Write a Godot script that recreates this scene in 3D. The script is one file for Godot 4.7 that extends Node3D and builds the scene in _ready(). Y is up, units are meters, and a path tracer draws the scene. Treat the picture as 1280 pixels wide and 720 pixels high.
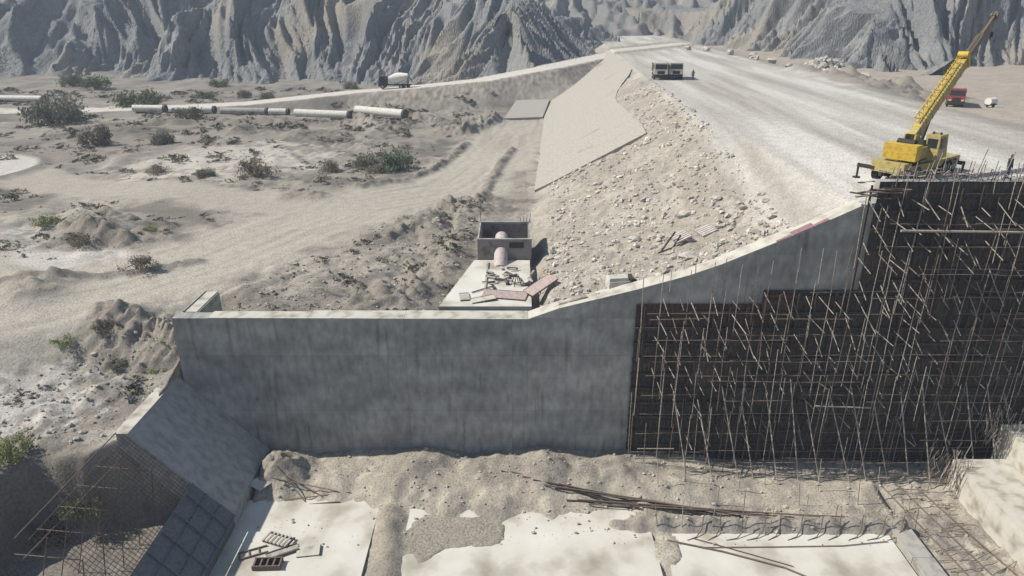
extends Node3D

# ------------------------------------------------------------------ mesh builder
class Builder:
	var v := PackedVector3Array()
	var n := PackedVector3Array()
	func tri(a: Vector3, b: Vector3, c: Vector3) -> void:
		var f := (b - a).cross(c - a).normalized()
		v.append_array([a, c, b])
		n.append_array([f, f, f])
	func quad(a: Vector3, b: Vector3, c: Vector3, d: Vector3) -> void:
		tri(a, b, c)
		tri(a, c, d)
	# eight corners: lower ring a b c d and upper ring e f g h, both counter-clockwise from above
	func hexa(p: Array) -> void:
		quad(p[4], p[5], p[6], p[7])
		quad(p[3], p[2], p[1], p[0])
		for i in 4:
			var j: int = (i + 1) % 4
			quad(p[i], p[j], p[j + 4], p[i + 4])
	func box(t: Transform3D, s: Vector3, taper := 1.0) -> void:
		var p := []
		for k in 2:
			var m: float = taper if k == 1 else 1.0
			var y: float = s.y * (k - 0.5)
			for q in [[-1, 1], [1, 1], [1, -1], [-1, -1]]:
				p.append(t * Vector3(q[0] * s.x * 0.5 * m, y, q[1] * s.z * 0.5 * m))
		hexa(p)
	func at(c: Vector3, s: Vector3, taper := 1.0) -> void:
		box(Transform3D(Basis(), c), s, taper)
	func bar(a: Vector3, b: Vector3, w: float, h: float) -> void:
		var y := (b - a).normalized()
		var x := y.cross(Vector3.UP if absf(y.y) < 0.95 else Vector3.RIGHT).normalized()
		box(Transform3D(Basis(x, y, x.cross(y)), (a + b) * 0.5), Vector3(w, a.distance_to(b), h))
	func cyl(a: Vector3, b: Vector3, r0: float, r1: float, k := 8, caps := true) -> void:
		var y := (b - a).normalized()
		var x := y.cross(Vector3.UP if absf(y.y) < 0.95 else Vector3.RIGHT).normalized()
		var z := x.cross(y)
		for i in k:
			var q0 := x * cos(TAU * i / k) + z * sin(TAU * i / k)
			var q1 := x * cos(TAU * (i + 1) / k) + z * sin(TAU * (i + 1) / k)
			var f := [a + q0 * r0, a + q1 * r0, b + q1 * r1, b + q0 * r1]
			v.append_array([f[0], f[1], f[2], f[0], f[2], f[3]])
			n.append_array([q0, q1, q1, q0, q1, q0])
			if caps:
				tri(a, f[0], f[1])
				tri(b, f[2], f[3])
	func tube(a: Vector3, b: Vector3, r: float, thick: float, k := 18) -> void:
		var y := (b - a).normalized()
		var x := y.cross(Vector3.UP if absf(y.y) < 0.95 else Vector3.RIGHT).normalized()
		var z := x.cross(y)
		for i in k:
			var q0 := x * cos(TAU * i / k) + z * sin(TAU * i / k)
			var q1 := x * cos(TAU * (i + 1) / k) + z * sin(TAU * (i + 1) / k)
			var s := r - thick
			v.append_array([a + q0 * r, a + q1 * r, b + q1 * r, a + q0 * r, b + q1 * r, b + q0 * r])
			n.append_array([q0, q1, q1, q0, q1, q0])
			v.append_array([a + q0 * s, b + q1 * s, a + q1 * s, a + q0 * s, b + q0 * s, b + q1 * s])
			n.append_array([-q0, -q1, -q1, -q0, -q0, -q1])
			quad(a + q0 * r, a + q0 * s, a + q1 * s, a + q1 * r)
			quad(b + q0 * s, b + q0 * r, b + q1 * r, b + q1 * s)
	# outline in the x-y plane (counter-clockwise seen from +z), from z0 (back) to z1 (front)
	func slab(pts: PackedVector2Array, z0: float, z1: float) -> void:
		var ix := Geometry2D.triangulate_polygon(pts)
		for i in range(0, ix.size(), 3):
			var a := pts[ix[i]]
			var b := pts[ix[i + 1]]
			var c := pts[ix[i + 2]]
			if (b - a).cross(c - a) < 0.0:
				var s := b
				b = c
				c = s
			tri(Vector3(a.x, a.y, z1), Vector3(b.x, b.y, z1), Vector3(c.x, c.y, z1))
			tri(Vector3(a.x, a.y, z0), Vector3(c.x, c.y, z0), Vector3(b.x, b.y, z0))
		for i in pts.size():
			var a := pts[i]
			var b := pts[(i + 1) % pts.size()]
			quad(Vector3(a.x, a.y, z1), Vector3(a.x, a.y, z0), Vector3(b.x, b.y, z0), Vector3(b.x, b.y, z1))
	func mesh() -> ArrayMesh:
		var arr := []
		arr.resize(Mesh.ARRAY_MAX)
		arr[Mesh.ARRAY_VERTEX] = v
		arr[Mesh.ARRAY_NORMAL] = n
		var m := ArrayMesh.new()
		m.add_surface_from_arrays(Mesh.PRIMITIVE_TRIANGLES, arr)
		return m

# ------------------------------------------------------------------ naming helpers
var used := {}
var rng := RandomNumberGenerator.new()
var mats := {}

func numbered(called: String) -> String:
	var k: int = used.get(called, 0)
	used[called] = k + 1
	return called if k == 0 else "%s_%03d" % [called, k]

func tag(o: Node, label: String, category: String, group := "", kind := "") -> Node:
	if label: o.set_meta("label", label)
	if category: o.set_meta("category", category)
	if group: o.set_meta("group", group)
	if kind: o.set_meta("kind", kind)
	return o

func thing(called: String, label: String, category: String, at := Vector3.ZERO, turn := 0.0, group := "") -> Node3D:
	var o := Node3D.new()
	o.name = numbered(called)
	add_child(o)
	o.position = at
	o.rotation.y = turn
	tag(o, label, category, group)
	return o

func put(called: String, m: Mesh, mat: Material, parent: Node = null, t := Transform3D()) -> MeshInstance3D:
	var o := MeshInstance3D.new()
	o.mesh = m
	o.material_override = mat
	o.transform = t
	if parent == null:
		o.name = numbered(called)
		add_child(o)
	else:
		o.name = called
		parent.add_child(o, true)
	return o

func structure(o: Node, label := "") -> Node:
	o.set_meta("kind", "structure")
	if label: o.set_meta("label", label)
	return o

var stick_mesh: ArrayMesh
func stick(called: String, a: Vector3, b: Vector3, r: float, mat: Material, parent: Node) -> MeshInstance3D:
	var y := b - a
	var u := y.normalized()
	var x := u.cross(Vector3.UP if absf(u.y) < 0.95 else Vector3.RIGHT).normalized()
	return put(called, stick_mesh, mat, parent, Transform3D(Basis(x * r, y, x.cross(u) * r), (a + b) * 0.5))

# ------------------------------------------------------------------ materials
func lin(r: float, g: float, b: float) -> Color:
	return Color(r, g, b).linear_to_srgb()

func noise(sd: int, freq: float, oct := 4, kind := FastNoiseLite.TYPE_SIMPLEX_SMOOTH) -> FastNoiseLite:
	var f := FastNoiseLite.new()
	f.seed = sd
	f.noise_type = kind
	f.frequency = freq
	f.fractal_octaves = oct
	f.fractal_type = FastNoiseLite.FRACTAL_FBM if oct > 1 else FastNoiseLite.FRACTAL_NONE
	return f

func ntex(f: FastNoiseLite, size: int, lo: Color, hi: Color, mid = null) -> NoiseTexture2D:
	var t := NoiseTexture2D.new()
	t.width = size
	t.height = size
	t.seamless = true
	t.noise = f
	t.generate_mipmaps = false
	var g := Gradient.new()
	g.set_color(0, lo)
	g.set_color(1, hi)
	if mid != null: g.add_point(0.5, mid)
	t.color_ramp = g
	return t

func plain(c: Color, rough := 0.8, metal := 0.0) -> StandardMaterial3D:
	var m := StandardMaterial3D.new()
	m.albedo_color = c
	m.roughness = rough
	m.metallic = metal
	m.metallic_specular = 0.35
	return m

func textured(c: Color, tex: Texture2D, scale: Vector3, rough := 0.9, bump: Texture2D = null, depth := 0.0) -> StandardMaterial3D:
	var m := plain(c, rough)
	m.albedo_texture = tex
	m.uv1_triplanar = true
	m.uv1_world_triplanar = true
	m.uv1_scale = scale
	if bump:
		m.heightmap_enabled = true
		m.heightmap_texture = bump
		m.heightmap_scale = depth
	return m

func wall_texture() -> ImageTexture:   # 40 m of cast concrete: board marks, tie holes, damp runs
	var n := 1024
	var g := RandomNumberGenerator.new()
	g.seed = 77
	var f1 := noise(21, 0.006, 4)
	var f2 := noise(22, 0.05, 4)
	var tone := PackedFloat32Array()
	tone.resize(n * n)
	for y in n:
		for x in n:
			tone[y * n + x] = 0.88 + 0.14 * f1.get_noise_2d(x, y * 2.2) + 0.12 * f2.get_noise_2d(x, y * 0.5)
	for y in range(0, n, 31):
		var d := g.randf_range(0.0, 0.05)
		for x in n: tone[y * n + x] -= d
	for x in range(0, n, 62):
		var d := g.randf_range(0.0, 0.06)
		for y in n: tone[y * n + x] -= d
	for i in 520:
		var x0 := g.randi() % n
		var y0 := g.randi() % n
		var w := g.randi_range(2, 11)
		var l := g.randi_range(15, 110)
		var d := g.randf_range(-0.05, 0.15)
		for k in l:
			var a := d * sin(PI * pow(float(k) / l, 0.7))
			var yy := (y0 + k) % n
			for q in w:
				tone[yy * n + (x0 + q + int(1.5 * sin(k * 0.06 + i))) % n] -= a * sin(PI * (q + 0.5) / w)
	for y in range(15, n, 31):
		for x in range(10, n, 31):
			tone[y * n + x] -= 0.25
	var bytes := PackedByteArray()
	bytes.resize(n * n * 3)
	for i in n * n:
		var t := clampf(tone[i], 0.3, 1.0)
		bytes[i * 3] = int(t * 252.0)
		bytes[i * 3 + 1] = int(t * 253.0)
		bytes[i * 3 + 2] = int(t * 252.0)
	return ImageTexture.create_from_image(Image.create_from_data(n, n, false, Image.FORMAT_RGB8, bytes))

func make_materials() -> void:
	var grain := ntex(noise(11, 0.03, 6), 1024, Color(0.66, 0.655, 0.65), Color(1, 1, 1), Color(0.9, 0.895, 0.89))
	var soilbump := ntex(noise(12, 0.035, 6), 1024, Color.BLACK, Color.WHITE)
	var stain := ntex(noise(13, 0.008, 6), 1024, Color(0.68, 0.675, 0.66), Color(1, 1, 1), Color(0.95, 0.95, 0.945))
	var streak := ntex(noise(14, 0.02, 5), 1024, Color(0.70, 0.705, 0.71), Color(1, 1, 1), Color(0.93, 0.93, 0.93))
	var dusty := ntex(noise(16, 0.0045, 6), 1024, Color(0.70, 0.68, 0.635), Color(1, 1, 1), Color(0.94, 0.935, 0.915))
	var wood := ntex(noise(15, 0.02, 4), 512, Color(0.5, 0.48, 0.46), Color(1, 1, 1), Color(0.78, 0.76, 0.74))
	var soil := textured(Color.WHITE, grain, Vector3(0.13, 0.13, 0.13), 0.97, soilbump, 3.0)
	soil.vertex_color_use_as_albedo = true
	mats.soil = soil
	var hill := textured(Color.WHITE, grain, Vector3(0.05, 0.02, 0.05), 0.97, soilbump, 40.0)
	hill.vertex_color_use_as_albedo = true
	mats.hill = hill
	var wt := wall_texture()
	mats.wall = textured(lin(0.40, 0.40, 0.385), wt, Vector3(0.025, 0.025, 0.025), 0.85)
	mats.walls = [mats.wall]
	for c in [[0.375, 0.378, 0.37], [0.42, 0.418, 0.40]]:
		var m: StandardMaterial3D = mats.wall.duplicate()
		m.albedo_color = lin(c[0], c[1], c[2])
		mats.walls.append(m)
	mats.wing = textured(lin(0.40, 0.40, 0.39), streak, Vector3(0.06, 0.06, 0.06), 0.85)
	mats.coping = textured(lin(0.53, 0.52, 0.49), dusty, Vector3(0.13, 0.13, 0.13), 0.9)  # on the wall tops this paler tone stands in for sunlight
	mats.pale = textured(lin(0.61, 0.60, 0.575), dusty, Vector3(0.045, 0.045, 0.045), 0.85, soilbump, 0.3)
	mats.lining = textured(lin(0.455, 0.438, 0.405), grain, Vector3(0.09, 0.09, 0.09), 0.95, soilbump, 3.0)
	mats.grey = textured(lin(0.4, 0.39, 0.37), stain, Vector3(0.1, 0.1, 0.1), 0.9)
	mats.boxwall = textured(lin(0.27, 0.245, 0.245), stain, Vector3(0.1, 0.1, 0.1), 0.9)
	mats.form = []
	for c in [[0.092, 0.079, 0.076], [0.108, 0.094, 0.09], [0.080, 0.075, 0.076], [0.125, 0.106, 0.10], [0.102, 0.10, 0.099]]:
		mats.form.append(textured(lin(c[0], c[1], c[2]), wood, Vector3(0.5, 0.12, 0.5), 0.8))
	mats.formred = textured(lin(0.12, 0.08, 0.08), wood, Vector3(0.5, 0.12, 0.5), 0.8)
	mats.timber = textured(lin(0.10, 0.085, 0.08), wood, Vector3(0.3, 1.5, 0.3), 0.85)
	mats.pole = textured(lin(0.55, 0.525, 0.49), wood, Vector3(1.2, 0.4, 1.2), 0.75)
	mats.pole_dark = textured(lin(0.33, 0.275, 0.25), wood, Vector3(1.2, 0.4, 1.2), 0.8)
	mats.steel = plain(lin(0.30, 0.27, 0.25), 0.55, 0.4)
	mats.rust = textured(lin(0.17, 0.13, 0.11), stain, Vector3(0.8, 0.8, 0.8), 0.8)
	mats.board = textured(lin(0.17, 0.18, 0.2), stain, Vector3(0.4, 0.4, 0.4), 0.8)
	mats.pipe = textured(lin(0.68, 0.67, 0.63), stain, Vector3(0.2, 0.2, 0.2), 0.7)
	mats.pipe_in = plain(lin(0.10, 0.09, 0.085), 0.9)
	mats.pinkpipe = textured(lin(0.52, 0.46, 0.455), stain, Vector3(0.3, 0.3, 0.3), 0.8)
	mats.pink = textured(lin(0.44, 0.35, 0.34), stain, Vector3(0.4, 0.4, 0.4), 0.8)
	mats.magenta = textured(lin(0.28, 0.16, 0.19), stain, Vector3(0.4, 0.4, 0.4), 0.7)
	mats.yellow = textured(lin(0.62, 0.43, 0.07), stain, Vector3(0.4, 0.4, 0.4), 0.45)
	mats.paleyellow = textured(lin(0.44, 0.37, 0.15), stain, Vector3(0.4, 0.4, 0.4), 0.5)
	mats.boomdark = plain(lin(0.15, 0.12, 0.09), 0.5)
	mats.dark = plain(lin(0.035, 0.033, 0.032), 0.7)
	mats.rubber = plain(lin(0.03, 0.03, 0.03), 0.9)
	mats.glass = plain(lin(0.03, 0.035, 0.04), 0.12)
	mats.whitepaint = plain(lin(0.66, 0.65, 0.62), 0.5)
	mats.beige = plain(lin(0.42, 0.39, 0.345), 0.7)
	mats.red = plain(lin(0.26, 0.05, 0.045), 0.6)
	mats.rock = textured(lin(0.50, 0.475, 0.44), stain, Vector3(0.35, 0.35, 0.35), 0.95)
	mats.rockdark = textured(lin(0.30, 0.28, 0.26), stain, Vector3(0.35, 0.35, 0.35), 0.95)
	mats.stone = plain(Color.WHITE, 0.95)
	mats.stone.vertex_color_use_as_albedo = true
	mats.cloth = plain(lin(0.06, 0.065, 0.08), 0.9)
	mats.skin = plain(lin(0.3, 0.18, 0.12), 0.7)
	mats.stem = plain(lin(0.12, 0.1, 0.08), 0.95)
	mats.leaf = {}
	for a in [["green", 0.12, 0.14, 0.08], ["blue", 0.13, 0.165, 0.125], ["dry", 0.23, 0.20, 0.165], ["brown", 0.14, 0.12, 0.10], ["bright", 0.20, 0.23, 0.095], ["grey", 0.18, 0.185, 0.15]]:
		var m := plain(lin(a[1], a[2], a[3]), 0.85)
		m.backlight_enabled = true
		m.backlight = lin(a[1] * 0.35, a[2] * 0.35, a[3] * 0.25)
		mats.leaf[a[0]] = m

# ------------------------------------------------------------------ terrain
var nbig: FastNoiseLite
var nmid: FastNoiseLite
var nfine: FastNoiseLite
var nclod: FastNoiseLite
var npatch: FastNoiseLite
var nstreak: FastNoiseLite
const WALL_TOP := [[-24.2, 0.0], [1.14, -0.1], [3.39, 0.75], [8.66, 2.15], [12.2, 3.2], [14.33, 4.0], [19.49, 6.3], [23.45, 8.24]]
const BERM := [[-150.0, -112.0, -1.4], [-96.0, -116.0, -1.2], [-62.0, -120.0, -0.2], [-39.0, -128.0, 1.5], [-24.0, -129.0, 2.6], [-7.6, -131.5, 4.0], [9.0, -141.0, 6.2], [36.0, -178.0, 8.4], [60.0, -215.0, 8.7]]
const TRACK2 := [[-110.0, -58.0], [-72.0, -52.0], [-56.0, -44.5], [-40.0, -40.5], [-26.0, -34.5], [-16.0, -36.0]]
const TRACK := [[-80.0, -2.0], [-40.0, -6.0], [-34.0, -10.0], [-28.0, -16.0], [-23.5, -26.0], [-18.0, -35.0], [-8.3, -43.0], [-3.0, -61.0], [1.0, -100.0]]
# ridges of spoil: bounds, half width, height, line
const RIDGES := [[-50.0, -32.0, -32.0, -16.0, 0.9, 1.3, [[-46.0, -24.0], [-42.5, -22.5], [-38.5, -21.0]]], [-50.0, -34.0, -34.0, -20.0, 0.8, 1.0, [[-44.0, -28.0], [-40.0, -26.5], [-37.0, -26.8]]], [-50.0, -26.0, -18.0, -6.0, 0.6, 0.55, [[-44.0, -9.5], [-38.0, -11.2], [-33.0, -13.0], [-29.0, -15.5]]],
	[-24.0, -2.0, -80.0, -38.0, 0.9, 0.8, [[-20.0, -43.5], [-14.5, -48.0], [-11.0, -55.0], [-8.8, -66.0], [-8.0, -74.0]]], [-10.0, 3.0, -72.0, -30.0, 0.7, 0.7, [[-4.0, -34.0], [-3.2, -44.0], [-1.5, -58.0], [0.0, -68.0]]], [-16.0, -2.0, -40.0, -18.0, 0.7, 0.8, [[-12.5, -22.0], [-9.5, -27.0], [-7.5, -34.0]]],
	[-90.0, -20.0, -106.0, -88.0, 1.6, 1.1, [[-72.0, -97.0], [-50.0, -98.5], [-34.0, -96.0], [-22.0, -94.0]]], [-14.0, 4.0, -106.0, -78.0, 1.3, 1.4, [[-9.0, -82.0], [-5.0, -92.0], [-3.0, -102.0]]], [-34.0, -20.0, -12.0, 0.0, 0.7, 0.8, [[-33.0, -6.0], [-30.0, -5.2], [-27.0, -3.8], [-25.2, -2.0]]]]
# x, z, radius, height of earth heaps
const HEAPS := [[-9.5, -4.6, 2.0, 1.5], [-7.4, -6.6, 1.6, 1.3], [-6.6, -10.5, 2.2, 1.3], [-11.5, -3.4, 1.8, 0.7], [-6.2, -15.0, 2.6, 1.3], [-4.8, -20.0, 2.2, 1.0], [-8.5, -27.0, 3.6, 0.9], [-6.0, -33.0, 3.5, 1.2],
	[-29.0, -3.6, 2.2, 1.5], [-26.5, -3.0, 1.8, 1.3], [-31.6, -4.2, 1.8, 0.9], [-25.6, -1.4, 1.4, 0.9], [-39.8, -9.0, 2.2, 1.5], [-42.5, -24.0, 3.0, 1.6], [-46.0, -27.0, 2.2, 1.2], [-37.0, -22.0, 2.0, 0.9],
	[-72.0, -42.0, 4.0, 2.4], [-24.5, -38.8, 1.8, 1.0], [-27.5, -38.2, 1.4, 0.7], [-17.6, 2.3, 1.25, 1.9], [-16.1, 2.0, 1.2, 1.4], [-1.5, 1.9, 1.6, 0.7], [2.5, 2.2, 1.8, 0.8], [7.5, 2.6, 1.6, 0.9], [-7.0, 1.4, 2.0, 0.5],
	[59.0, -88.0, 3.5, 2.2], [63.5, -84.0, 3.6, 2.4], [68.0, -80.0, 4.0, 2.6], [60.0, -75.0, 3.4, 1.6], [65.0, -73.0, 3.0, 1.5], [72.0, -88.0, 4.0, 2.6], [66.0, -95.0, 4.0, 2.8], [76.0, -78.0, 3.6, 2.0], [58.0, -99.0, 3.0, 2.0],
	[-20.0, -66.0, 3.0, 1.3], [-28.0, -92.0, 5.0, 1.5], [-12.0, -84.0, 4.0, 1.5], [-8.0, -96.0, 5.0, 1.8], [-38.0, -84.0, 4.5, 1.2], [-52.0, -88.0, 5.0, 1.3], [-18.0, -101.0, 5.0, 1.6], [-62.0, -66.0, 5.0, 1.2], [-48.0, -74.0, 3.0, 0.9], [-70.0, -84.0, 6.0, 1.6]]

func wall_top(x: float) -> float:
	for i in WALL_TOP.size() - 1:
		if x < WALL_TOP[i + 1][0]:
			return remap(x, WALL_TOP[i][0], WALL_TOP[i + 1][0], WALL_TOP[i][1], WALL_TOP[i + 1][1])
	return 8.24 + clampf((x - 23.45) * 0.12, 0.0, 0.7)

func along(line: Array, x: float, z: float) -> Vector3:   # distance, value (third entry) and position along a line
	var best := 1e9
	var val := 0.0
	var pos := 0.0
	var total := 0.0
	for i in line.size() - 1:
		var a: Array = line[i]
		var b: Array = line[i + 1]
		var dx: float = b[0] - a[0]
		var dz: float = b[1] - a[1]
		var l2 := dx * dx + dz * dz
		var t := clampf(((x - a[0]) * dx + (z - a[1]) * dz) / l2, 0.0, 1.0)
		var ex: float = x - a[0] - t * dx
		var ez: float = z - a[1] - t * dz
		var d := ex * ex + ez * ez
		if d < best:
			best = d
			val = lerpf(a[2], b[2], t) if a.size() > 2 else 0.0
			pos = total + t * sqrt(l2)
		total += sqrt(l2)
	return Vector3(sqrt(best), val, pos)

func basin_h(x: float, z: float) -> float:
	var r := nfine.get_noise_2d(x, z)
	var m := nmid.get_noise_2d(x, z)
	if x < -18.6:
		if z < 7.0 or x > -19.4:
			return minf(-5.3 - (x + 24.5) * 1.09, -5.4) if x < -18.9 else -12.25
		return -10.7 + 0.25 * m + 0.12 * r - 0.7 * smoothstep(-22.5, -20.5, x)
	var wedge := 1.0 - smoothstep(2.2, 6.5, z + 1.6 * nmid.get_noise_2d(x * 0.7, 40.0) + 0.8 * nmid.get_noise_2d(x * 2.5, z * 0.5) - 1.0 * smoothstep(-9.0, -4.0, x))
	var low := smoothstep(11.0, 17.0, x)
	var h := -12.3 + wedge * lerpf(1.2, 0.45, low) * (0.9 + 0.32 * m) + 0.07 * r * (0.4 + wedge)
	# strips of earth between the floor slabs and spilled earth over them
	var strip := exp(-pow((x + 8.3 - 0.12 * (z - 7.0)) / 1.0, 2.0)) * (0.9 + 0.3 * m)
	h = maxf(h, -12.3 + 0.75 * strip + 0.1 * r) if z > 4.0 else h
	var spill := exp(-pow((x + 2.6 + 0.6 * m) / 2.6, 2.0) - pow((z - 7.8) / 1.7, 2.0)) + 0.8 * exp(-pow((x + 5.6) / 1.6, 2.0) - pow((z - 8.6) / 2.6, 2.0)) + 0.8 * exp(-pow((x - 10.3) / 1.0, 2.0) - pow((z - 9.2) / 3.0, 2.0))
	spill += 0.45 * npatch.get_noise_2d(x * 3.0, z * 3.0) + 0.45 * m + 0.2 * r
	if z > 6.0 and x < 26.0:
		h = maxf(h, -12.3 + 0.345 * smoothstep(0.3, 0.6, spill) + 0.006 * r)
	# the ledge of heaped earth along the right slab
	if x > 4.0 and x < 27.0:
		var e := smoothstep(5.0, 9.0, x) * exp(-pow((z - 7.25 - 0.012 * x) / 0.75, 2.0))
		h = maxf(h, -12.3 + e * (0.85 + 0.16 * sin(x * 3.9) + 0.2 * r))
	if x > 26.6 and x < 33.0:
		h = -12.5 + 0.2 * m + 0.25 * r + 0.5 * smoothstep(5.0, 1.0, z)
	return h

func ground_h(x: float, z: float) -> float:
	var r := nfine.get_noise_2d(x, z)
	var m := nmid.get_noise_2d(x, z)
	var h := 0.0
	if z > -0.5 and x > -24.3:
		h = basin_h(x, z)
	else:
		var g := nbig.get_noise_2d(x, z)
		var rough := 0.25 + 0.75 * smoothstep(-0.1, 0.35, npatch.get_noise_2d(x * 0.6, z * 0.6))
		h = -1.3 + 0.7 * g + (0.55 * m + 0.3 * nmid.get_noise_2d(x * 2.3, z * 2.3)) * rough
		var fall := smoothstep(-13.0, 2.0, z) * smoothstep(-18.0, -26.0, x)
		h -= 3.5 * fall
		if z > 1.0: h -= 0.12 * (z - 1.0)
		if x > -25.0: h = lerpf(h, -0.5 + 0.12 * m, smoothstep(-9.0, -2.0, z) * smoothstep(-24.0, -19.0, x))
		# embankment of the dam
		var s := x + 0.062 * z
		if x > -6.0 and z < 0.0:
			var near := wall_top(x) - 0.18 if x > 0.5 else -0.5
			var far := -1.2 + clampf((s - 0.5) / 18.5, 0.0, 1.0) * 9.9
			var bank := lerpf(near, far, smoothstep(-6.0, -42.0, z))
			var top := smoothstep(17.0, 20.5, s)
			var rocky := smoothstep(1.0, 5.0, s) * (1.0 - top)
			bank += rocky * (0.32 * m + 0.2 * r * smoothstep(-60.0, -30.0, z) + 0.35 * nmid.get_noise_2d(x * 0.45, z * 0.45))
			bank += top * (0.025 * nstreak.get_noise_2d(s * 6.0, z * 0.25) + 0.1 * g)
			var drop := smoothstep(49.0, 66.0, s)
			bank = lerpf(bank, 5.8 + 0.8 * g + 0.3 * m, drop)
			h = maxf(h, bank) if s < 3.0 else bank
		if z < -185.0: h = lerpf(h, maxf(h, 6.5 + g), smoothstep(-185.0, -240.0, z) * smoothstep(0.0, 30.0, x))
		# road bank that climbs to the crest
		if z < -96.0:
			var q := along(BERM, x, z)
			if q.x < 24.0:
				var up: float = q.y - maxf(0.0, q.x - 4.5) * 0.68 + 0.2 * m * smoothstep(3.0, 6.0, q.x)
				h = maxf(h, up)
		# wheel ruts
		var on_track := 0.0
		if z < 4.0 and z > -105.0 and x < 6.0 and x > -90.0:
			var q := along(TRACK, x, z)
			var w := smoothstep(9.0, 4.0, q.x) * smoothstep(4.0, -3.0, z) * smoothstep(-90.0, -60.0, x)
			h = lerpf(h, -1.25 - 1.6 * fall + 0.5 * g + 0.02 * sin(q.x * 3.3 + 2.0 * m) + 0.03 * r, w)
			on_track = w
		if z < -28.0 and z > -62.0 and x < -16.0:
			var q2 := along(TRACK2, x, z)
			var w2 := smoothstep(5.5, 2.5, q2.x)
			h = lerpf(h, -1.25 + 0.6 * g + 0.02 * sin(q2.x * 3.0), w2)
			on_track = maxf(on_track, w2)
		# flattened place of the chamber and its apron
		var fx := smoothstep(-7.4, -5.6, x) * smoothstep(2.9, 1.9, x)
		var fz := smoothstep(-20.0, -18.3, z) * smoothstep(0.0, -1.0, z)
		h = lerpf(h, -0.75 + 0.08 * r, fx * fz)
		# clods close to the wall
		h += 0.2 * nclod.get_noise_2d(x, z) * smoothstep(-70.0, -25.0, z) * (1.0 - smoothstep(19.0, 21.0, s)) * (0.15 + 0.9 * rough) * (1.0 - fx * fz) * (1.0 - on_track)
		# pit at the left in front of the bank
		if z > 5.0 and x < -22.0:
			var edge := 8.0 + 0.8 * nmid.get_noise_2d(x, 7.0) - 1.6 * smoothstep(-27.0, -24.5, x)
			var pit := smoothstep(edge, edge + 1.7, z) * smoothstep(-31.0, -29.2, x + 0.35 * (z - 8.0) + 0.5 * m)
			h = lerpf(h, -10.7 + 0.25 * m + 0.12 * r, pit)
	if z < 2.0 and x < 4.0 and z > -106.0:
		for p in RIDGES:
			if x < p[0] or x > p[1] or z < p[2] or z > p[3]: continue
			var q := along(p[6], x, z)
			if q.x < 2.5 * p[4]:
				h += p[5] * exp(-pow(q.x / p[4], 2.0)) * (0.7 + 0.6 * m + 0.5 * nclod.get_noise_2d(x, z))
		var bd := Vector2(x + 81.0, z + 54.0).length()
		if bd < 14.0:
			h = lerpf(h, -1.3, smoothstep(13.0, 11.0, bd)) + 0.35 * exp(-pow((bd - 11.6) / 0.7, 2.0))
	for p in HEAPS:
		var dx: float = x - p[0]
		var dz: float = z - p[1]
		var q: float = (dx * dx + dz * dz) / (p[2] * p[2])
		if q < 5.0 and (p[1] > 0.0) == (z > -0.5):
			h += p[3] * exp(-q) * (0.8 + 0.35 * nclod.get_noise_2d(x, z) + 0.4 * m)
	return h

func blob(x: float, z: float, cx: float, cz: float, rx: float, rz: float) -> float:
	return exp(-pow((x - cx) / rx, 2.0) - pow((z - cz) / rz, 2.0))

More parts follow.
